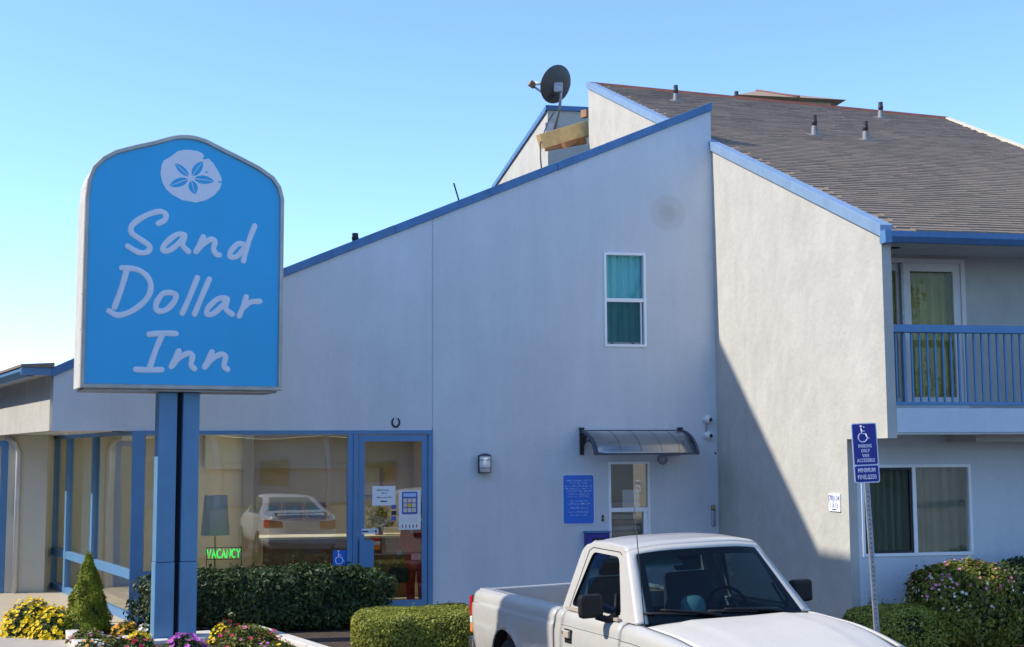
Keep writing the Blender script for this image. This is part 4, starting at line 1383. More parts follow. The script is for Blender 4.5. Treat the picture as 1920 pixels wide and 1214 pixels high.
def hedge(name, loc, rz, ax, ay, h, n, size, mt, label, cat='hedge', p=5.0, core=0.86, jitter=(0.86, 1.03), aspect=0.55, spread=0.5, sprig=0.06, hollow=0.6):
    t = empty(name, loc, rz, label, cat)
    P, Nn = super_box(n, ax, ay, h / 2, p, jitter)
    P[:, 2] += h / 2
    k = P[:, 2] > 0.01
    P, Nn = P[k], Nn[k]
    ns = int(90 * (ax + ay)) if sprig else 0          # stray shoots standing out of the clipped surface
    if ns:
        idx = rng.choice(len(P), ns)
        SP, SN = [P], [Nn]
        for i_ in idx:
            d_ = Nn[i_] * 0.7 + np.array([0, 0, 0.7]) + rng.normal(0, 0.25, 3)
            L__ = sprig * rng.uniform(0.4, 1.3)
            tt_ = np.linspace(0, 1, 9)[:, None]
            SP.append(P[i_] + d_ * L__ * tt_ + rng.normal(0, size * 0.25, (9, 3)))
            SN.append(np.tile(d_, (9, 1)))
        P, Nn = np.concatenate(SP), np.concatenate(SN)
    # hollows: drop leaves where a slow noise is low, so that the dark inside shows
    hol = np.sin(P[:, 0] * 9.1 + 1) * np.sin(P[:, 1] * 8.3 + 2) * np.sin(P[:, 2] * 10.7 + 0.5)
    kp = rng.random(len(P)) < np.where(hol > 0.35, 1 - hollow, 1)
    leaf_mesh('foliage', P[kp], Nn[kp], size, mt, t, aspect, spread)
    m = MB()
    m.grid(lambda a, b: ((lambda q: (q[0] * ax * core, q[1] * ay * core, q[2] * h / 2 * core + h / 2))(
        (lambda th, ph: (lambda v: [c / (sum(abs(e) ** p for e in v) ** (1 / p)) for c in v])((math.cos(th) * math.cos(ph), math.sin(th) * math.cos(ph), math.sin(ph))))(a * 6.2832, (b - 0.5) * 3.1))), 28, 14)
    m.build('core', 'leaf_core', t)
    for i in range(5):
        xx = -ax * 0.8 + ax * 1.6 * i / 4
        MB().tube([(xx, 0, -0.02), (xx + 0.03, 0.02, h * 0.5)], 0.014, 6).build('stem', 'bark', t)
    return t


# planting bed, kerb and pad
bed = [(-5.66, 17.02), (-3.40, 17.05), (-1.14, 13.3), (-3.95, 13.0)]
b = MB().add([(x, y, 0.10) for x, y in bed] + [(x, y, -0.10) for x, y in bed], [(0, 3, 2, 1), (4, 5, 6, 7), (0, 1, 5, 4), (1, 2, 6, 5), (2, 3, 7, 6), (3, 0, 4, 7)]).build('planting_bed', 'soil')
tag(b, kind='structure')
kb = empty('bed_kerb', (-5.66, 17.02, 0), 0, 'pale concrete kerb edging the flower bed under the sign', 'kerb')
for i in range(4):
    a, c = Vector((*bed[i], 0)), Vector((*bed[(i + 1) % 4], 0))
    L_ = (c - a).length
    nseg = max(1, round(L_ / 1.2))
    d = (c - a) / nseg
    for k in range(nseg):
        p0 = a + d * k + d.normalized() * 0.004 - Vector((-5.66, 17.02, 0))
        p1 = a + d * (k + 1) - d.normalized() * 0.004 - Vector((-5.66, 17.02, 0))
        MB().beam(p0 + Vector((0, 0, 0.07)), p1 + Vector((0, 0, 0.07)), 0.16, 0.18).build('kerb_stone', 'kerb', kb, bevel=0.012)
pd = empty('sign_pad', (-4.06, 16.0, 0), R(25), 'white concrete pad at the foot of the sign posts', 'pad')
MB().box(-0.55, 0.50, -0.30, 0.34, 0.0, 0.145).build('slab', 'kerb', pd, bevel=0.012)
# soil strips along the walls
for nm, u0, u1, v0, v1 in (('planting_strip', -8.3, -3.2, 0.35, 4.0), ('planting_strip', -0.6, 4.5, 4.4, 6.1)):
    o = MB().box(u0, u1, -v1, -v0, -0.10, 0.055).build(nm, 'soil')
    o.location = K
    o.rotation_euler = (0, 0, ROT)
    tag(o, kind='structure')

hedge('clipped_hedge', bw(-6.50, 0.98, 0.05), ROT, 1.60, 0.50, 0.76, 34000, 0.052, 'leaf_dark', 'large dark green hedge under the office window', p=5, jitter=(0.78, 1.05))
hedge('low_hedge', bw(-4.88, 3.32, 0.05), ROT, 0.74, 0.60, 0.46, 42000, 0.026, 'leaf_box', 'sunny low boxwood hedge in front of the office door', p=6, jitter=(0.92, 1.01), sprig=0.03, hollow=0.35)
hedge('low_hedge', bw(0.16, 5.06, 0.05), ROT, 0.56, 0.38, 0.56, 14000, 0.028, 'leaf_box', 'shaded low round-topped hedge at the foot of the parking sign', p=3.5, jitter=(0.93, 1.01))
hedge('rear_shrub', bw(2.65, 5.0, 0.05), ROT, 1.30, 0.42, 1.08, 26000, 0.042, 'leaf_dark', 'tall shrub with shade-dark leaf colour at the right edge under the balcony', 'shrub', p=3.5)  # darker leaf colour stands in for shade on this shrub
t = hedge('flowering_shrub', bw(1.02, 5.02, 0.05), ROT, 0.60, 0.46, 1.0, 18000, 0.045, 'leaf_shrub', 'pink flowering shrub with sunlit top below the ground floor window', 'shrub', p=2.8)
P, Nn = super_box(420, 0.63, 0.47, 0.5, 2.8, (0.97, 1.05))
P[:, 2] += 0.5
k = rng.random(len(P)) < np.clip((P[:, 2] - 0.55) * 2.6, 0.04, 1)
blossoms('blossoms', P[k], Nn[k], 0.020, 'petal_pink', t)
k2 = ~k & (P[:, 2] > 0.55)
blossoms('pale_blossoms', P[k2], Nn[k2], 0.018, 'petal_white', t)

# cone conifer
t = empty('cone_conifer', (-5.34, 16.75, 0.05), 0, 'yellow-green cone-shaped dwarf conifer beside the flower bed', 'conifer')
n = 17000
hh = 1 - np.sqrt(rng.random(n))
zz = hh * 1.05
th = rng.uniform(0, 6.283, n)
rad = 0.335 * (1 - hh ** 1.25) * (0.84 + 0.10 * np.sin(th * 5 + zz * 9) + 0.08 * np.sin(th * 3 - zz * 17) + 0.05 * np.sin(zz * 31 + th * 7)) * rng.uniform(0.75, 1.06, n) + 0.012
P = np.stack([rad * np.cos(th), rad * np.sin(th), zz], 1)
Nn = np.stack([np.cos(th), np.sin(th), np.full(n, 0.5)], 1)
leaf_mesh('foliage', P, Nn, 0.050, 'leaf_conifer', t, 0.24, 0.55)
MB().lathe([(0.02, 0.9), (0.13, 0.55), (0.22, 0.25), (0.26, 0.05), (0.2, 0.0)], 16).build('core', 'leaf_core', t)
MB().tube([(0, 0, -0.05), (0, 0, 0.9)], 0.025, 8).build('trunk', 'bark', t)


def dome(n, r, h, jit=(0.9, 1.03)):
    th = rng.uniform(0, 6.283, n)
    cz = rng.uniform(0.0, 1, n)
    sr = np.sqrt(1 - cz ** 2)
    q = np.stack([sr * np.cos(th), sr * np.sin(th), cz], 1)
    j = (rng.uniform(*jit, n) * (1 + 0.05 * np.sin(th * 4 + cz * 5)))[:, None]
    P = q * np.array([r, r, h]) * j
    return P, unit(q / np.array([r, r, h]))


def mound(name, loc, r, h, petal, label, nfl, fr, leafn=2600, cover=1.0, cat='flowers', leaf='leaf_mum', lobes=5, lsize=0.035):
    t = empty(name, loc, random.random() * 6, label, cat)
    P, Nn = dome(leafn, r * 0.95, h * 0.95, (0.6, 1.0))
    leaf_mesh('foliage', P, Nn, lsize, leaf, t, 0.5)
    P, Nn = dome(nfl, r, h, (0.95, 1.05))
    if isinstance(petal, str): petal = [petal]
    sel = rng.integers(0, len(petal), len(P))
    for i, pt in enumerate(petal):
        blossoms('blossoms', P[sel == i], Nn[sel == i] + np.array([0, 0, 0.6]), fr, pt, t, lobes)
    MB().lathe([(0.02, h * 0.8), (r * 0.5, h * 0.62), (r * 0.75, h * 0.3), (r * 0.78, 0.0)], 14).build('core', 'leaf_core', t)
    return t


mound('chrysanthemum', (-6.12, 17.0, 0.05), 0.39, 0.43, 'petal_yellow', 'larger mound of yellow chrysanthemums at the walkway edge', 330, 0.030, 5200)
mound('chrysanthemum', (-5.72, 16.72, 0.05), 0.31, 0.36, 'petal_yellow', 'yellow chrysanthemum mound tucked against the cone conifer', 250, 0.030, 4200)
mound('chrysanthemum', (-4.78, 16.45, 0.10), 0.16, 0.17, 'petal_gold', 'small golden chrysanthemum behind the bed, left of the posts', 120, 0.022, 1300)
mound('chrysanthemum', (-4.40, 15.72, 0.10), 0.15, 0.14, 'petal_yellow', 'bright lemon flowers at the left foot of the posts', 130, 0.022, 1000)
mound('chrysanthemum', (-3.42, 15.65, 0.10), 0.155, 0.22, 'petal_yellow', 'round yellow chrysanthemum right of the sign posts', 120, 0.022, 1500)
mound('petunia', (-4.50, 16.35, 0.10), 0.12, 0.14, 'petal_white', 'small cream flowers just behind the left sign post', 36, 0.03, 900)
mound('petunia', (-4.78, 15.15, 0.10), 0.20, 0.13, ['petal_gold', 'petal_white'], 'low apricot flowers at the front left of the bed', 70, 0.024, 1300)
mound('petunia', (-4.22, 15.10, 0.10), 0.19, 0.16, 'petal_red', 'crimson flowers in front of the left sign post', 30, 0.034, 1700)
mound('petunia', (-3.70, 14.98, 0.10), 0.24, 0.21, 'petal_magenta', 'magenta petunias with wide blooms in front of the right post', 34, 0.052, 1500, lobes=5)
mound('petunia', (-3.52, 16.35, 0.10), 0.12, 0.20, 'petal_red', 'few dark red flowers behind the right sign post', 18, 0.028, 700)
mound('vinca', (-3.05, 15.35, 0.10), 0.40, 0.27, ['petal_pink', 'petal_red'], 'loose spreading plant with pink flowers right of the posts', 60, 0.027, 3800, leaf='leaf_shrub', lsize=0.04)
mound('vinca', (-2.62, 14.75, 0.10), 0.26, 0.16, ['petal_magenta', 'petal_yellow'], 'small mixed flowers at the right end of the bed', 26, 0.026, 1800, leaf='leaf_shrub')
mound('vinca', (-5.05, 15.85, 0.10), 0.24, 0.15, ['petal_pink', 'petal_white'], 'leafy seedlings with pale pink flowers beside the kerb', 24, 0.022, 2200, leaf='leaf_shrub')
mound('vinca', (-4.62, 15.45, 0.10), 0.20, 0.13, ['petal_magenta', 'petal_white'], 'mauve and white flowers left of the lemon ones', 26, 0.024, 1600, leaf='leaf_shrub')
t = empty('potted_fern', bw(-4.78, -2.5, 1.02), ROT, 'small potted fern on the counter seen through the door', 'plant')
MB().lathe([(0.0, 0.0), (0.06, 0.0), (0.085, 0.14), (0.0, 0.14)], 14).build('pot', 'far_trim', t)
P, Nn = dome(500, 0.26, 0.42, (0.4, 1.0))
P[:, 2] += 0.12
leaf_mesh('fronds', P, Nn, 0.10, 'leaf_shrub', t, 0.15)

# ================================================================== PICKUP TRUCK  (local x forward from the tail, y to its left, z up)
TR = empty('pickup_truck', (0.397, 13.50, -0.058), R(-68.4), 'white single cab pickup truck parked in front of the office', 'pickup truck')
TR.rotation_euler = (R(1.2), R(-0.6), R(-68.4))
XR, XF, RA = 0.95, 3.80, 0.41            # axles and arch radius
PW = 'truck_white'



def bodyw(z, zt, step=True):              # half width of the side at height z below a shoulder at zt
    d = zt - z
    tab = [(-0.004, 0.745), (0.0, 0.775), (0.012, 0.808), (0.035, 0.832), (0.07, 0.845), (0.115, 0.850), (0.125, 0.862 if step else 0.853), (0.20, 0.868),
           (0.32, 0.868), (0.48, 0.852), (0.60, 0.828), (0.72, 0.800)]
    for (a, wa), (b, wb) in zip(tab[:-1], tab[1:]):
        if d <= b: return wa + (wb - wa) * max(0, (d - a)) / (b - a)
    return tab[-1][1]


def side_panel(name, x0, x1, ztop, sgn, axle=None, zlow=0.40, mt=PW, n=40, step=True, inset_=0.0):
    rows = [-0.004, 0.0, 0.006, 0.014, 0.026, 0.045, 0.07, 0.10, 0.116, 0.122, 0.14, 0.18, 0.24, 0.30, 0.36, 0.42, 0.48, 0.54, 0.60, 0.66]
    m = MB()
    xs = [x0 + (x1 - x0) * i / n for i in range(n + 1)]
    if axle:
        for e in (-RA, RA):
            if x0 < axle + e < x1: xs.append(axle + e)
        xs = sorted(set(round(x, 4) for x in xs))
    V = []
    for x in xs:
        zt = ztop(x)
        zbm = zlow
        lip = 0.0
        if axle and abs(x - axle) < RA:
            zbm = max(zlow, 0.345 + math.sqrt(RA ** 2 - (x - axle) ** 2))
        for r_ in rows:
            d = min(r_, zt - zbm)
            z = zt - d
            wdt = bodyw(z, zt, step) - inset_
            if axle:                                  # soft flare round the arch
                dist = math.hypot(x - axle, z - 0.345) - RA
                wdt += 0.022 * math.exp(-(max(dist, 0) / 0.045) ** 2)
            V.append((x, sgn * wdt, z))
    k = len(rows)
    F = [(i * k + j, (i + 1) * k + j, (i + 1) * k + j + 1, i * k + j + 1) for i in range(len(xs) - 1) for j in range(k - 1)]
    m.add(V, F, True)
    o = m.build(name, mt, TR, fix=False)
    me = o.data
    bm = bmesh.new()
    bm.from_mesh(me)
    bmesh.ops.remove_doubles(bm, verts=bm.verts, dist=0.0004)
    bmesh.ops.recalc_face_normals(bm, faces=bm.faces)
    # make sure the outside faces outwards
    f = max(bm.faces, key=lambda f_: abs(f_.normal.y))
    if f.normal.y * sgn < 0: bmesh.ops.reverse_faces(bm, faces=bm.faces)
    bm.to_mesh(me)
    bm.free()
    md = o.modifiers.new('solid', 'SOLIDIFY')
    md.thickness = 0.018
    return o


zbed = lambda x: 1.05 - 0.012 * (1 - min(1, x / 0.5)) ** 2
zdoor = lambda x: 1.055
zfen = lambda x: 1.045 - 0.055 * max(0, (x - 3.5)) - 0.10 * max(0, (x - 3.9) / 0.75) ** 2
for sgn in (-1, 1):
    bs = side_panel('bed_side', 0.055, 2.050, zbed, sgn, XR, 0.42)
    cs_ = side_panel('cab_corner', 2.085, 2.205, zdoor, sgn, None, 0.42, n=4, step=False)
    d_ = side_panel('door', 2.216, 3.297, zdoor, sgn, None, 0.42, n=18, step=False)
    f_ = side_panel('fender', 3.311, 4.55, zfen, sgn, XF, 0.40, step=False)
    # lower character lines: thin raised strips, dark to stand in for groove shade
    MB().tube([(0.07, sgn * 0.853, 0.924), (1.0, sgn * 0.8535, 0.928), (2.05, sgn * 0.853, 0.928)], 0.0042, 6).build('crease', 'crease_shade', bs)
    MB().tube([(2.215, sgn * 0.8505, 0.933), (3.298, sgn * 0.8505, 0.933)], 0.0036, 6).build('crease', 'crease_shade', d_)
    MB().tube([(x, sgn * (bodyw(zfen(x) - 0.118, zfen(x), False) + 0.0005), zfen(x) - 0.118) for x in np.linspace(3.31, 4.5, 14)], 0.0036, 6).build('crease', 'crease_shade', f_)
    # handle in a recess
    MB().box(2.31, 2.45, min(sgn * 0.864, sgn * 0.872), max(sgn * 0.864, sgn * 0.872), 0.80, 0.915).build('handle_recess', 'trim_black', d_, bevel=0.004)
    MB().box(2.325, 2.435, min(sgn * 0.868, sgn * 0.895), max(sgn * 0.868, sgn * 0.895), 0.845, 0.905).build('handle', 'trim_beige', d_, bevel=0.008)
    MB().lathe([(0.0, 0.005 * sgn), (0.012, 0.004 * sgn), (0.014, 0.0)], 10, 'Y', (2.265, sgn * 0.868, 0.875)).build('lock', 'iron', d_)
    # lettering badge, kept abstract: a row of small chrome letters
    for i in range(6):
        MB().box(3.40 + i * 0.026, 3.419 + i * 0.026, min(sgn * 0.862, sgn * 0.872), max(sgn * 0.862, sgn * 0.872), 0.808, 0.840).build('badge_letter', 'chrome', f_)
    # beltline moulding
    MB().beam((2.22, sgn * 0.798, 1.066), (3.20, sgn * 0.798, 1.066), 0.030, 0.022).build('belt_moulding', 'trim_beige', d_)
    # wheel well lining
    for ax_, nm in ((XR, 'rear_wheel_well'), (XF, 'front_wheel_well')):
        m = MB()
        arcp = [(ax_ + (RA + 0.015) * math.cos(R(a)), 0.345 + (RA + 0.015) * math.sin(R(a))) for a in range(-5, 186, 10)]
        m.grid(lambda a, b: (arcp[round(a * 19)][0], sgn * (0.845 - 0.36 * b), arcp[round(a * 19)][1]), 19, 1)
        m.add([(p[0], sgn * 0.49, p[1]) for p in arcp], [tuple(range(len(arcp)))])
        m.build(nm, 'truck_dark', TR)
    # tail lamp: red, clear, orange
    tl = MB().box(0.0, 0.05, min(sgn * 0.70, sgn * 0.855), max(sgn * 0.70, sgn * 0.855), 0.62, 0.985).build('tail_light', 'truck_dark', TR)
    for z0_, z1_, mm in ((0.785, 0.98, 'tail_red'), (0.715, 0.783, 'tail_clear'), (0.625, 0.713, 'tail_orange')):
        MB().box(-0.022, 0.048, min(sgn * 0.71, sgn * 0.866), max(sgn * 0.71, sgn * 0.866), z0_, z1_).build('lens', mm, tl, bevel=0.010)
# rocker and floor, dark body core behind the panel gaps
MB().box(0.06, 4.45, -0.78, 0.78, 0.42, 0.56).build('chassis', 'truck_dark', TR)
MB().box(2.07, 2.09, -0.79, 0.79, 0.45, 1.04).build('cab_gap', 'truck_dark', TR)
for sgn in (-1, 1):
    MB().box(3.28, 3.33, min(sgn * 0.70, sgn * 0.835), max(sgn * 0.70, sgn * 0.835), 0.45, 0.98).build('door_gap', 'truck_dark', TR)
    MB().box(2.19, 2.225, min(sgn * 0.70, sgn * 0.835), max(sgn * 0.70, sgn * 0.835), 0.45, 0.98).build('door_gap', 'truck_dark', TR)
# load bed
MB().box(0.06, 2.05, -0.70, 0.70, 0.57, 0.62).build('bed_floor', 'bedliner', TR)
for sgn in (-1, 1):
    a_, b_ = sorted((sgn * 0.70, sgn * 0.735))
    MB().box(0.06, 2.05, a_, b_, 0.62, 1.035).build('bed_inner_wall', 'bedliner', TR)
    a_, b_ = sorted((sgn * 0.69, sgn * 0.785))
    MB().box(0.06, 2.05, a_, b_, 1.030, 1.052).build('bed_rail', PW, TR, bevel=0.010)
    MB().beam((0.1, sgn * 0.693, 0.86), (2.0, sgn * 0.693, 0.86), 0.012, 0.03).build('liner_rib', 'bedliner', TR)
MB().box(2.0, 2.05, -0.73, 0.73, 0.60, 1.035).build('bed_front_wall', PW, TR, bevel=0.01)
MB().box(0.0, 0.06, -0.70, 0.70, 0.56, 1.04).build('tailgate', PW, TR, bevel=0.015)
MB().box(-0.012, 0.0, -0.12, 0.12, 0.84, 0.92).build('tailgate_handle', 'trim_black', TR, bevel=0.006)
rb = MB().box(-0.16, -0.02, -0.84, 0.84, 0.43, 0.57).build('rear_bumper', 'chrome', TR, bevel=0.02)
MB().box(-0.165, -0.158, -0.16, 0.16, 0.45, 0.55).build('plate', 'sign_white', rb)

# greenhouse
ZB, ZR = 1.056, 1.585


def ghy(z): return 0.775 - (z - ZB) * 0.335


def loop(P, n=72):
    """resample a closed outline evenly, starting at the first point"""
    P = [Vector(p) for p in P]
    seg = [(P[(i + 1) % len(P)] - P[i]).length for i in range(len(P))]
    tot = sum(seg)
    out = []
    for k in range(n):
        s_ = tot * k / n
        i = 0
        while s_ > seg[i] + 1e-9:
            s_ -= seg[i]
            i += 1
        out.append(P[i].lerp(P[(i + 1) % len(P)], s_ / seg[i]))
    return out


def rounded(P, r=0.05, n=4):
    out = []
    P = [Vector(p) for p in P]
    for i in range(len(P)):
        p0, p1, p2 = P[i - 1], P[i], P[(i + 1) % len(P)]
        a = p1 + (p0 - p1).normalized() * r
        b = p1 + (p2 - p1).normalized() * r
        for k in range(n + 1):
            t = k / n
            out.append(a * (1 - t) ** 2 + p1 * 2 * t * (1 - t) + b * t ** 2)
    return out


outer = [(3.43, ZB), (2.965, 1.560), (2.90, 1.590), (2.60, 1.605), (2.34, 1.600), (2.22, 1.575), (2.165, 1.52), (2.075, ZB)]
inner = rounded([(3.17, ZB + 0.03), (2.885, 1.515), (2.39, 1.528), (2.235, ZB + 0.03)], 0.055)
# start both loops at the lower front corner
N_ = 80
LO = loop(outer, N_)
LI = loop([inner[2]] + inner[3:] + inner[:2], N_)
for sgn in (-1, 1):
    V = [(p.x, sgn * ghy(p.y), p.y) for p in LO] + [(p.x, sgn * (ghy(p.y) + 0.002), p.y) for p in LI] + [(p.x, sgn * (ghy(p.y) - 0.022), p.y) for p in LI]
    F = [(i, (i + 1) % N_, N_ + (i + 1) % N_, N_ + i) for i in range(N_)]
    m = MB().add(V, F, True)
    m.build('window_surround', PW, TR, solid=0.0)
    m = MB().add([V[N_ + i] for i in range(N_)] + [V[2 * N_ + i] for i in range(N_)], F, True)
    m.build('window_seal', 'trim_black', TR)
    MB().add([(p.x, sgn * (ghy(p.y) - 0.014), p.y) for p in LI], [tuple(range(N_))]).build('side_window', 'pane_side', TR)
    # door seam line up the pillar and over the window
    seam = [(2.215, ZB + 0.01), (2.315, 1.535), (2.37, 1.562), (2.88, 1.552), (2.93, 1.53)]
    MB().tube([(p[0], sgn * (ghy(p[1]) + 0.003), p[1]) for p in seam], 0.0035, 6).build('door_seam', 'truck_dark', TR)
    MB().tube([(3.07, sgn * ghy(1.075), 1.075), (2.99, sgn * ghy(1.24), 1.24)], 0.012, 6).build('quarter_bar', 'trim_black', TR)


def ze(x):
    for (a, za), (b, zb_) in zip(outer[1:-2], outer[2:-1]):
        if b <= x <= a: return zb_ + (za - zb_) * (x - b) / (a - b)
    return 1.56 if x > 2.9 else 1.52


def roof_pt(a, b):
    s_ = 2 * a - 1
    x = 2.165 + (2.965 + 0.095 * (1 - s_ * s_) - 2.165) * b
    xe = 2.165 + 0.80 * b
    z = ze(xe)
    # crown, with quickly rising edges
    return (x, s_ * ghy(z), z + 0.045 * (1 - abs(s_) ** 3.2))


MB().grid(roof_pt, 28, 24).build('roof', PW, TR, solid=0.012, fix=False, offset=1)


def shield(a, b, out=0.0):
    s_ = 2 * a - 1
    bow = 0.095 * (1 - s_ * s_)
    z = ZB + (1.560 - ZB) * b
    x = 3.43 + (2.965 - 3.43) * b + bow
    return (x + out * 0.75, s_ * ghy(z), z + 0.045 * (1 - abs(s_) ** 3.2) * b + out * 0.66)


ws = lambda a, b: 0.062 < a < 0.938 and b < 0.925
MB().grid(shield, 32, 27, keep=lambda a, b: not ws(a, b)).build('windshield_frame', PW, TR, solid=0.012, fix=False, offset=-1)
g0, g1, h1 = 2 / 32, 30 / 32, 25 / 27
wsm = MB().grid(lambda a, b: shield(g0 + (g1 - g0) * a, h1 * b, 0.003), 30, 14).build('windshield', 'pane_car', TR, fix=False)
m = MB()
m.grid(lambda a, b: shield(g0 + (g1 - g0) * a, h1 * (0.90 + 0.10 * b), 0.0005), 30, 2)
m.grid(lambda a, b: shield(g0 + (g1 - g0) * (0.045 * a), h1 * b, 0.0005), 2, 12)
m.grid(lambda a, b: shield(g0 + (g1 - g0) * (0.965 + 0.035 * a), h1 * b, 0.0005), 2, 12)
m.grid(lambda a, b: shield(g0 + (g1 - g0) * a, h1 * 0.085 * b, 0.0005), 30, 2)
m.build('black_border', 'trim_black', wsm, fix=False)
# rear of the cab with its window
rbk = [(-0.775, ZB - 0.05), (0.775, ZB - 0.05), (0.775, ZB), (0.60, 1.54), (0.50, 1.605), (-0.50, 1.605), (-0.60, 1.54), (-0.775, ZB)]
hole = [(-0.60, 1.14), (0.60, 1.14), (0.50, 1.50), (-0.50, 1.50)]
xb_ = lambda z: 2.075 + (z - ZB) * 0.19
wall_poly('cab_back', rbk, [hole], lambda a, b: (xb_(b), a, b), (0.03, 0, 0), PW, TR)
MB().add([(xb_(b) + 0.015, a, b) for a, b in hole], [(0, 1, 2, 3)]).build('rear_window', 'pane_side', TR)
# cowl and hood
MB().grid(lambda a, b: (3.40 + 0.16 * b + 0.095 * (1 - (2 * a - 1) ** 2), (2 * a - 1) * 0.745, 1.030 + 0.012 * (1 - (2 * a - 1) ** 2)), 20, 2).build('cowl', 'trim_black', TR, fix=False)


def hood_pt(a, b):
    s_ = 2 * a - 1
    x0_ = 3.545 + 0.095 * (1 - s_ * s_)
    x1_ = 4.68 + 0.06 * (1 - s_ * s_)
    x = x0_ + (x1_ - x0_) * b
    z = zfen(min(x, 4.55)) + 0.036 * (1 - abs(s_) ** 4) * (1 - 0.25 * b) + 0.010 * (1 if abs(s_) < 0.55 else max(0, 1 - (abs(s_) - 0.55) / 0.12))
    if b > 0.9: z -= 0.05 * ((b - 0.9) / 0.1) ** 2
    return (x, s_ * (0.742 - 0.05 * b * b), z)


MB().grid(hood_pt, 40, 24).build('hood', 'hood_white', TR, solid=0.015, fix=False, offset=1)
# inner fender shelf that closes the gap beside the hood
for sgn in (-1, 1):
    MB().grid(lambda a, b: (3.31 + 1.24 * a, sgn * (0.70 + 0.06 * b), zfen(3.31 + 1.24 * a) - 0.012), 14, 1).build('hood_gap', 'truck_dark', TR)
# front end
gr = MB().box(4.60, 4.70, -0.52, 0.52, 0.60, 0.80).build('grille', 'trim_black', TR, bevel=0.02)
for i in range(4):
    MB().box(4.695, 4.712, -0.50, 0.50, 0.615 + i * 0.05, 0.635 + i * 0.05).build('grille_bar', 'chrome', gr)
for sgn in (-1, 1):
    a_, b_ = sorted((sgn * 0.53, sgn * 0.80))
    MB().box(4.52, 4.65, a_, b_, 0.61, 0.79).build('headlight', 'tail_clear', TR, bevel=0.03)
MB().box(4.60, 4.78, -0.82, 0.82, 0.40, 0.58).build('front_bumper', 'chrome', TR, bevel=0.03)
# wheels


def wheel(x, sgn, parent, r=0.335):
    t_ = MB()
    prof = [(r * 0.60, -0.10), (r * 0.90, -0.105), (r * 0.975, -0.085), (r, -0.05), (r, 0.05), (r * 0.975, 0.085), (r * 0.90, 0.105), (r * 0.60, 0.10)]
    t_.lathe(prof, 32, 'Y', (x, sgn * 0.735, r))
    w_ = t_.build('wheel', 'rubber', parent)
    pr = [(r * 0.62, sgn * 0.09), (r * 0.57, sgn * 0.10), (r * 0.52, sgn * 0.06), (r * 0.30, sgn * 0.045), (r * 0.22, sgn * 0.085), (0.0, sgn * 0.09)]
    MB().lathe(pr, 24, 'Y', (x, sgn * 0.735, r)).build('rim', 'rim', w_)
    for k in range(5):
        a = k * 1.2566
        MB().lathe([(0.0, sgn * 0.095), (0.012, sgn * 0.092), (0.014, sgn * 0.06)], 6, 'Y', (x + 0.06 * math.cos(a), sgn * 0.735, r + 0.06 * math.sin(a))).build('wheel_nut', 'chrome', w_)
    return w_


for xx in (XR, XF):
    for sgn in (-1, 1):
        wheel(xx, sgn, TR)
# mirrors
for sgn in (-1, 1):
    m = MB().box(2.985, 3.075, min(sgn * 0.86, sgn * 1.055), max(sgn * 0.86, sgn * 1.055), 1.075, 1.255)
    mo = m.build('door_mirror', 'trim_black', TR, bevel=0.028)
    MB().box(2.978, 2.984, min(sgn * 0.88, sgn * 1.035), max(sgn * 0.88, sgn * 1.035), 1.095, 1.235).build('mirror_glass', 'mirror_face', mo)
    MB().tube([(3.10, sgn * 0.775, 1.085), (3.09, sgn * 0.84, 1.06), (3.04, sgn * 0.92, 1.085)], [0.035, 0.028, 0.024], 8).build('arm', 'trim_black', mo)
# antenna, wipers
MB().tube([(3.50, -0.735, 1.04), (3.47, -0.745, 1.50), (3.43, -0.755, 2.0)], [0.0045, 0.004, 0.003], 6).build('antenna', 'black_pipe', TR)
MB().lathe([(0.016, 1.03), (0.012, 1.055), (0.0, 1.06)], 10, 'Z', (3.50, -0.735, 0)).build('antenna_base', 'trim_black', TR)
for s0, s1, zt in ((0.44, 0.13, 0.14), (0.80, 0.47, 0.10)):
    P = [shield(s0 + (s1 - s0) * t, 0.02 + (zt - 0.02) * t ** 0.7, 0.022) for t in np.linspace(0, 1, 7)]
    wp = MB().tube(P, [0.017, 0.016, 0.015, 0.013, 0.012, 0.011, 0.010], 6).build('wiper', 'trim_black', TR)
    Q = [shield(s0 + (s1 - s0) * (0.42 + 0.85 * t), zt * 0.55 + 0.045 * t, 0.010) for t in np.linspace(0, 1, 6)]
    MB().tube(Q, 0.011, 6).build('blade', 'rubber', wp)
# cabin
MB().box(2.15, 3.40, -0.72, 0.72, 0.50, 0.60).build('cabin_floor', 'seat', TR)
MB().grid(lambda a, b: (2.98 + 0.44 * b + 0.06 * (1 - (2 * a - 1) ** 2), (2 * a - 1) * 0.72, 1.06 + 0.02 * math.sin(b * 3.1) - 0.03 * b), 20, 6).build('dashboard', 'seat', TR)
MB().box(2.96, 3.02, -0.70, 0.70, 0.72, 1.06).build('dash_front', 'seat', TR, bevel=0.02)
for cy in (-0.36, 0.36):
    s_ = MB().box(2.28, 2.80, cy - 0.27, cy + 0.27, 0.62, 0.80).build('seat', 'seat', TR, bevel=0.04)
    b2 = MB().hexa([(2.20, cy - 0.26, 0.78), (2.36, cy - 0.26, 0.78), (2.36, cy + 0.26, 0.78), (2.20, cy + 0.26, 0.78),
                    (2.16, cy - 0.23, 1.30), (2.26, cy - 0.23, 1.30), (2.26, cy + 0.23, 1.30), (2.16, cy + 0.23, 1.30)]).build('backrest', 'seat', s_, bevel=0.04)
    MB().box(2.17, 2.25, cy - 0.13, cy + 0.13, 1.31, 1.45).build('headrest', 'seat', s_, bevel=0.035)
sw = MB()
cc = Vector((2.86, 0.36, 1.04))
ring = [cc + Vector((0.09 * math.sin(R(a)) * -0.45, 0.185 * math.cos(R(a)), 0.17 * math.sin(R(a)))) for a in range(0, 361, 15)]
sw.tube(ring, 0.014, 8, caps=False)
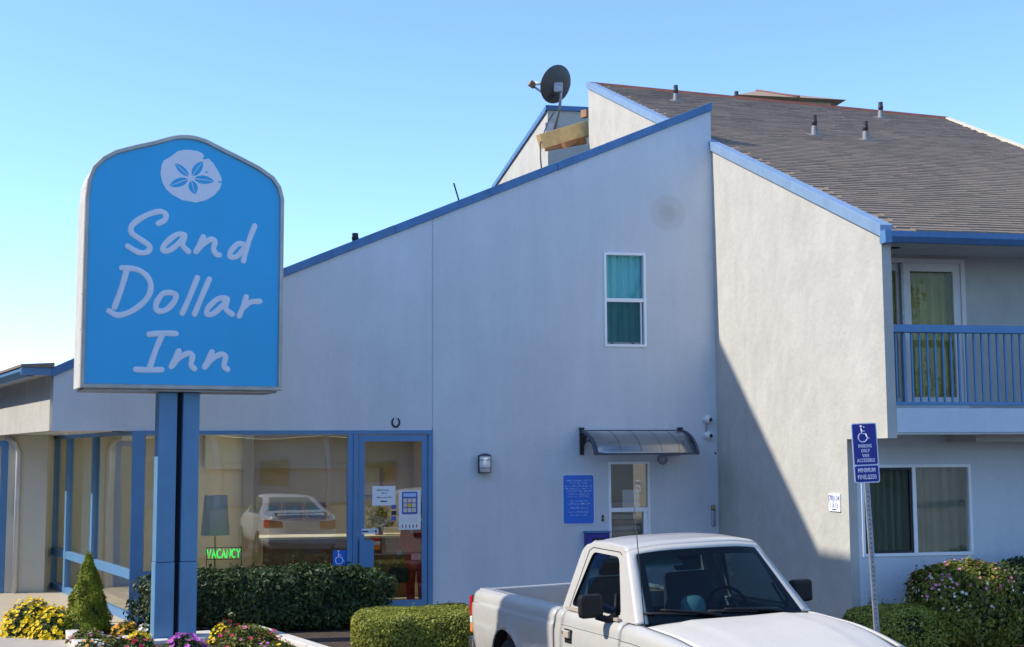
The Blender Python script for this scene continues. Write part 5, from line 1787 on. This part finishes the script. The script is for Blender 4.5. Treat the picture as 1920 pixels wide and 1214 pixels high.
sw.tube([cc, cc + Vector((0.18, 0, -0.10))], 0.03, 8).tube([ring[0], cc, ring[12]], 0.014, 6)
sw.build('steering_wheel', 'trim_black', TR)
MB().box(2.86, 2.88, -0.10, 0.10, 1.46, 1.52).build('rear_view_mirror', 'trim_black', TR, bevel=0.01)
MB().hexa([(2.88, -0.52, 1.50), (3.00, -0.52, 1.43), (3.00, -0.12, 1.43), (2.88, -0.12, 1.50), (2.88, -0.52, 1.515), (3.00, -0.52, 1.445), (3.00, -0.12, 1.445), (2.88, -0.12, 1.515)]).build('sun_visor', 'cap_teal', TR)

TM = Matrix.LocRotScale(TR.location, TR.rotation_euler, None)
# cap on the dashboard
t = empty('baseball_cap', TM @ Vector((3.14, -0.12, 1.075)), R(-68.4), 'teal baseball cap lying on the truck dashboard', 'cap')
MB().lathe([(0.098, 0.0), (0.10, 0.05), (0.088, 0.095), (0.055, 0.125), (0.0, 0.135)], 20).build('crown', 'cap_teal', t)
MB().grid(lambda a, b: (0.08 + 0.09 * b * math.cos((a - 0.5) * 1.6), (a - 0.5) * (0.17 - 0.03 * b), 0.008 - 0.012 * b * (2 * a - 1) ** 2), 10, 4).build('peak', 'cap_teal', t, solid=0.004)
MB().lathe([(0.0, 0.138), (0.008, 0.136), (0.009, 0.130)], 8).build('button', 'ink', t)
t = empty('paper_permit', TM @ Vector((3.26, 0.45, 1.07)), R(-68.4), 'pale papers lying on the dashboard behind the wheel', 'paper')
MB().box(-0.07, 0.05, -0.16, 0.14, 0.0, 0.006).build('sheet', 'cap_teal', t)

# ================================================================== PERSON BEHIND THE DOOR


def skin(name, joints, bones, mt, parent, root=0, sub=2):
    """a limbed surface grown over connected joints; joints = [(x, y, z, r)]"""
    me = bpy.data.meshes.new(name)
    me.from_pydata([j[:3] for j in joints], bones, [])
    o = bpy.data.objects.new(name, me)
    COL.objects.link(o)
    o.parent = parent
    o.modifiers.new('skin', 'SKIN')
    if not me.skin_vertices:
        bm = bmesh.new()
        bm.from_mesh(me)
        bm.verts.layers.skin.verify()
        bm.to_mesh(me)
        bm.free()
    for i, v in enumerate(me.skin_vertices[0].data):
        r_ = joints[i][3]
        v.radius = r_ if isinstance(r_, tuple) else (r_, r_)
        v.use_root = (i == root)
    s_ = o.modifiers.new('sub', 'SUBSURF')
    s_.levels = sub
    s_.render_levels = sub
    dg = bpy.context.evaluated_depsgraph_get()
    bpy.context.view_layer.update()
    new = bpy.data.meshes.new_from_object(o.evaluated_get(dg))
    bpy.data.objects.remove(o)
    new.materials.clear()
    new.materials.append(MATS[mt])
    for p in new.polygons: p.use_smooth = True
    o = bpy.data.objects.new(name, new)
    COL.objects.link(o)
    o.parent = parent
    return o


PE = empty('person', bw(-4.42, -0.50, 0.06), ROT + R(-35), 'person in red hooded coat standing behind the office door', 'person')
PE.scale = (0.87, 0.87, 0.87)
J = [(0, 0, 0.92, 0.13), (0, 0, 1.15, 0.13), (0, 0, 1.36, 0.14), (0, 0, 1.47, 0.06), (0, -0.02, 1.56, 0.075), (0, -0.02, 1.66, 0.09)]
Bn = [(0, 1), (1, 2), (2, 3), (3, 4), (4, 5)]
for sgn in (-1, 1):
    b0 = len(J)
    J += [(sgn * 0.19, 0, 1.38, 0.065), (sgn * 0.25, 0.02, 1.12, 0.05), (sgn * 0.27, -0.08, 0.88, 0.038), (sgn * 0.27, -0.11, 0.80, 0.035)]
    Bn += [(2, b0), (b0, b0 + 1), (b0 + 1, b0 + 2), (b0 + 2, b0 + 3)]
    for k, (dx, L_) in enumerate(((-0.028, 0.075), (-0.009, 0.09), (0.010, 0.085), (0.028, 0.065))):
        c0 = len(J)
        J += [(sgn * 0.27 + dx, -0.12, 0.76, 0.010), (sgn * 0.27 + dx, -0.135, 0.76 - L_ * 0.55, 0.009), (sgn * 0.27 + dx, -0.125, 0.76 - L_, 0.008)]
        Bn += [(b0 + 3, c0), (c0, c0 + 1), (c0 + 1, c0 + 2)]
    c0 = len(J)
    J += [(sgn * 0.235, -0.14, 0.80, 0.011), (sgn * 0.225, -0.165, 0.76, 0.009)]
    Bn += [(b0 + 3, c0), (c0, c0 + 1)]
    b0 = len(J)
    J += [(sgn * 0.10, 0, 0.84, 0.095), (sgn * 0.11, -0.01, 0.48, 0.065), (sgn * 0.11, 0.02, 0.10, 0.045), (sgn * 0.11, -0.13, 0.03, 0.04)]
    Bn += [(0, b0), (b0, b0 + 1), (b0 + 1, b0 + 2), (b0 + 2, b0 + 3)]
skin('body', J, Bn, 'skin', PE)
J = [(0, 0, 0.62, (0.24, 0.19)), (0, 0, 0.92, (0.20, 0.16)), (0, 0, 1.15, (0.18, 0.15)), (0, 0, 1.36, (0.19, 0.15)), (0, 0, 1.46, 0.10)]
Bn = [(0, 1), (1, 2), (2, 3), (3, 4)]
for sgn in (-1, 1):
    b0 = len(J)
    J += [(sgn * 0.20, 0, 1.38, 0.085), (sgn * 0.26, 0.02, 1.12, 0.07), (sgn * 0.275, -0.05, 0.96, 0.06)]
    Bn += [(3, b0), (b0, b0 + 1), (b0 + 1, b0 + 2)]
skin('coat', J, Bn, 'red_cloth', PE, 1)
for sgn in (-1, 1):
    skin('cuff', [(sgn * 0.275, -0.055, 0.955, 0.06), (sgn * 0.272, -0.08, 0.88, 0.055)], [(0, 1)], 'white_cloth', PE)
    skin('trouser_leg', [(sgn * 0.10, 0, 0.84, 0.115), (sgn * 0.11, -0.01, 0.48, 0.085), (sgn * 0.11, 0.02, 0.10, 0.07)], [(0, 1), (1, 2)], 'red_cloth', PE)
    skin('shoe', [(sgn * 0.11, 0.05, 0.05, 0.05), (sgn * 0.11, -0.08, 0.045, 0.052), (sgn * 0.11, -0.18, 0.035, 0.04)], [(0, 1), (1, 2)], 'dark_cloth', PE)
m = MB().lathe([(0.0, 0.135), (0.07, 0.115), (0.115, 0.05), (0.122, -0.02), (0.112, -0.10), (0.10, -0.15)], 20, 'Z', (0, 0.02, 1.645))
m.f = [f for f in m.f if not all(m.v[i][1] < -0.045 and m.v[i][2] < 1.70 for i in f)]
m.sm = m.sm[:len(m.f)]
m.build('hood', 'red_cloth', PE, solid=0.012)
MB().tube([(-0.09, -0.10, 1.45), (-0.03, -0.155, 1.33), (0.0, -0.165, 1.26), (0.03, -0.155, 1.33), (0.09, -0.10, 1.45)], 0.028, 8).build('collar', 'white_cloth', PE)
for sgn in (-1, 1):
    MB().lathe([(0, -0.012), (0.010, -0.006), (0.012, 0.0), (0.010, 0.006), (0, 0.012)], 10, 'Z', (sgn * 0.034, -0.10, 1.655)).build('eye', 'ink', PE)
MB().add([(0, -0.128, 1.615), (-0.014, -0.10, 1.612), (0.014, -0.10, 1.612), (0, -0.10, 1.655)], [(0, 1, 2), (0, 3, 1), (0, 2, 3), (1, 3, 2)]).build('nose', 'skin', PE)
MB().tube([(-0.026, -0.098, 1.582), (0, -0.105, 1.578), (0.026, -0.098, 1.582)], 0.006, 6).build('mouth', 'red_cloth', PE)
t = empty('shoulder_bag', bw(-4.66, -0.42, 0.46), ROT, 'black bag held at the side of the person in red', 'bag')
MB().box(-0.17, 0.12, -0.05, 0.05, 0.0, 0.22).build('body', 'dark_cloth', t, bevel=0.04)
MB().tube([(-0.12, 0, 0.20), (-0.03, 0, 0.36), (0.07, 0, 0.20)], 0.010, 6).build('strap', 'dark_cloth', t)

# ================================================================== BEHIND THE CAMERA: what the panes reflect
OP = empty('opposite_wing', (-2, -24, -0.06), 0, 'lavender motel wing across the lot, seen only as a reflection', 'building')
wall_poly('wall', [(-22, 0), (16, 0), (16, 3.1), (-22, 3.1)], [], lambda a, b: (a, 0, b), (0, -0.3, 0), 'far_wall', OP)
MB().box(-22.5, 16.5, -0.4, 2.0, 3.12, 3.5).build('eave_beam', 'far_wall', OP)
MB().box(-22, 16, -6, -0.3, 3.5, 6.0).build('upper_wall', 'stucco_beige', OP)
MB().add([(-23, 2.2, 3.52), (17, 2.2, 3.52), (17, -3, 5.4), (-23, -3, 5.4)], [(0, 1, 2, 3)]).build('canopy_roof', 'tan_roof', OP, solid=0.1)
for i in range(7):
    xx = -20 + i * 5
    d_ = sash_frame('door', xx, xx + 1.0, 0.0, 2.1, 0.08, 0.002, 0.06, 'far_trim', OP)
    MB().box(xx + 0.08, xx + 0.92, 0.005, 0.03, 0.08, 2.02).build('leaf', 'far_wall', d_)
    w_ = sash_frame('window', xx + 1.8, xx + 3.4, 0.9, 2.1, 0.08, 0.002, 0.06, 'far_trim', OP)
    MB().box(xx + 1.88, xx + 3.32, 0.005, 0.03, 0.98, 2.02).build('pane', 'dark_room', w_)
    MB().box(xx - 0.6, xx - 0.4, 1.7, 1.9, 0, 3.12).build('post', 'far_wall', OP)


def tree(loc, h, r, label, n=16000):
    t = empty('street_tree', loc, random.random() * 6, label, 'tree', 'trees across the lot')
    MB().tube([(0, 0, 0), (0.05, 0.03, h * 0.3), (0.0, 0.1, h * 0.6), (0.1, 0, h * 0.9)], [0.22, 0.17, 0.11, 0.03], 10).build('trunk', 'bark', t)
    cl = [(rng.uniform(-0.6, 0.6) * r, rng.uniform(-0.6, 0.6) * r, h * rng.uniform(0.28, 0.92), r * rng.uniform(0.4, 0.65)) for _ in range(16)]
    for (x, y, z, rr) in cl[:6]:
        MB().tube([(0, 0.05, h * 0.35), (x * 0.5, y * 0.5, z * 0.75), (x, y, z)], [0.09, 0.05, 0.015], 6).build('limb', 'bark', t)
    P, Nn = [], []
    for (x, y, z, rr) in cl:
        k_ = n // 16
        d = unit(rng.normal(0, 1, (k_, 3)))
        P.append(d * (rr * rng.uniform(0.3, 1.05, k_))[:, None] * np.array([1, 1, 0.7]) + np.array([x, y, z]))
        Nn.append(d)
    leaf_mesh('crown', np.concatenate(P), np.concatenate(Nn), 0.22, 'leaf_tree', t, 0.5)


NBD = empty('sky_blocking_building', (-28, 12, -0.06), 0, 'unseen dark brick block added beyond the left edge to cut low sky light', 'building')  # added out of view to block low sky light from the left
MB().box(-14, 0, -46, 46, 0, 16.0).build('wall', 'brick_dark', NBD)
MB().box(-14.4, 0.4, -46.4, 46.4, 16.0, 16.35).build('cornice', 'far_trim', NBD)
for i in range(12):
    for j in range(4):
        w_ = MB().box(0.0, 0.06, -42 + i * 7.4, -40 + i * 7.4, 1.4 + j * 3.8, 3.4 + j * 3.8).build('window', 'far_trim', NBD)
        MB().box(0.062, 0.07, -41.9 + i * 7.4, -40.1 + i * 7.4, 1.5 + j * 3.8, 3.3 + j * 3.8).build('pane', 'dark_room', w_)
tree((30, -22, -0.06), 10, 4.6, 'broad street tree across the lot behind the viewer on the right')
tree((38, -16, -0.06), 11, 4.6, 'taller street tree farthest right across the lot behind the viewer')
tree((-14, -8, -0.06), 9, 3.2, 'leafy street tree across the lot, behind the viewer on the left')

# white sedan near the camera, its tail towards the office (seen only in the window)
SD2 = empty('white_sedan', (-0.35, 7.25, -0.058), 0, 'white saloon car with red tail lamps, reflected in office window', 'car')
SD2.rotation_euler = (0, 0, R(-88))      # local +x is the car's nose, pointing away from the office


def sedan_sec(x):      # half width, sill, belt, roof height along the car; x = 0 at the tail
    belt = np.interp(x, [0, 0.05, 0.9, 1.3, 3.0, 3.4, 4.3, 4.5], [0.90, 0.97, 1.0, 0.98, 0.96, 0.95, 0.82, 0.62])
    roof = np.interp(x, [0, 0.05, 0.85, 1.1, 1.75, 2.6, 3.35, 3.6, 4.5], [0.90, 0.975, 1.005, 1.10, 1.40, 1.41, 1.02, 0.96, 0.62])
    hw = np.interp(x, [0, 0.25, 0.8, 3.6, 4.3, 4.5], [0.72, 0.82, 0.86, 0.86, 0.78, 0.62])
    return hw, belt, roof


xsn = np.concatenate([np.linspace(0, 0.3, 7), np.linspace(0.4, 4.2, 39), np.linspace(4.25, 4.5, 6)])
body, gl_ = MB(), MB()
V = []
for x in xsn:
    hw, be, ro = sedan_sec(x)
    row = []
    for y, z in ((0, 0.25), (hw * 0.9, 0.25), (hw * 0.98, 0.40), (hw, 0.62), (hw * 0.985, (0.62 + be) / 2 + 0.04), (hw * 0.94, be - 0.02), (hw * 0.90, be),
                 (hw * (0.90 - 0.20 * min(1, (ro - be) / 0.42)) * 1.0, be + (ro - be) * 0.90), (hw * (0.82 - 0.24 * min(1, (ro - be) / 0.42)), ro - 0.012), (hw * 0.35, ro + 0.01), (0, ro + 0.015)):
        row.append((y, z))
    full = [(x, y, z) for y, z in row] + [(x, -y, z) for y, z in row[-2:0:-1]]
    V += full
kk = 20
F = [(i * kk + j, (i + 1) * kk + j, (i + 1) * kk + (j + 1) % kk, i * kk + (j + 1) % kk) for i in range(len(xsn) - 1) for j in range(kk)]
F += [tuple(range(kk)), tuple(range((len(xsn) - 1) * kk, len(xsn) * kk))]
body.add(V, F, True)
body.build('body', 'sedan_paint', SD2)


def srf(x, s_, lift=0.012):      # point on the upper surface
    hw, be, ro = sedan_sec(x)
    return (x, s_ * hw * (0.80 - 0.22 * min(1, (ro - be) / 0.42)), ro + 0.012 * (1 - abs(s_)) + lift)


MB().grid(lambda a, b: srf(0.98 + 0.66 * b, (2 * a - 1) * (0.93 - 0.05 * b)), 14, 10).build('rear_window', 'pane_side', SD2, fix=False)
MB().grid(lambda a, b: srf(2.68 + 0.62 * b, (2 * a - 1) * 0.92), 14, 10).build('windshield', 'pane_side', SD2, fix=False)
for sgn in (-1, 1):
    def sidew(a, b):
        x = 1.42 + 1.55 * a
        hw, be, ro = sedan_sec(x)
        top = be + (ro - be) * 0.86 * b
        return (x, sgn * (hw * (0.905 - 0.20 * min(1, (ro - be) / 0.42) * b * 0.95) + 0.012), be + 0.01 + (top - be) * 0.98)
    MB().grid(sidew, 16, 6).build('side_window', 'pane_side', SD2, fix=False)
    MB().hexa([(-0.015, sgn * 0.40, 0.70), (-0.01, sgn * 0.74, 0.70), (0.25, sgn * 0.845, 0.70), (0.1, sgn * 0.40, 0.70),
               (0.0, sgn * 0.40, 0.87), (0.0, sgn * 0.74, 0.89), (0.25, sgn * 0.83, 0.89), (0.1, sgn * 0.40, 0.87)]).build('tail_light', 'tail_red', SD2, bevel=0.015)
    for xx in (0.95, 3.55):
        w_ = MB().lathe([(0.19, -0.09), (0.29, -0.095), (0.31, -0.05), (0.31, 0.05), (0.29, 0.095), (0.19, 0.09)], 28, 'Y', (xx, sgn * 0.79, 0.31)).build('wheel', 'rubber', SD2)
        MB().lathe([(0.19, sgn * 0.08), (0.15, sgn * 0.06), (0.0, sgn * 0.085)], 20, 'Y', (xx, sgn * 0.79, 0.31)).build('rim', 'rim', w_)
MB().box(-0.09, 0.12, -0.78, 0.78, 0.36, 0.58).build('rear_bumper', 'sedan_paint', SD2, bevel=0.04)
MB().box(-0.02, 0.0, -0.16, 0.16, 0.70, 0.80).build('plate', 'sign_white', SD2)
MB().hexa([(0.02, -0.62, 1.03), (0.20, -0.62, 1.045), (0.20, 0.62, 1.045), (0.02, 0.62, 1.03), (0.02, -0.62, 1.055), (0.20, -0.62, 1.065), (0.20, 0.62, 1.065), (0.02, 0.62, 1.055)]).build('spoiler', 'sedan_paint', SD2, bevel=0.008)
for sgn in (-1, 1):
    MB().box(0.08, 0.14, sgn * 0.55 - 0.03, sgn * 0.55 + 0.03, 0.96, 1.04).build('spoiler_foot', 'sedan_paint', SD2)
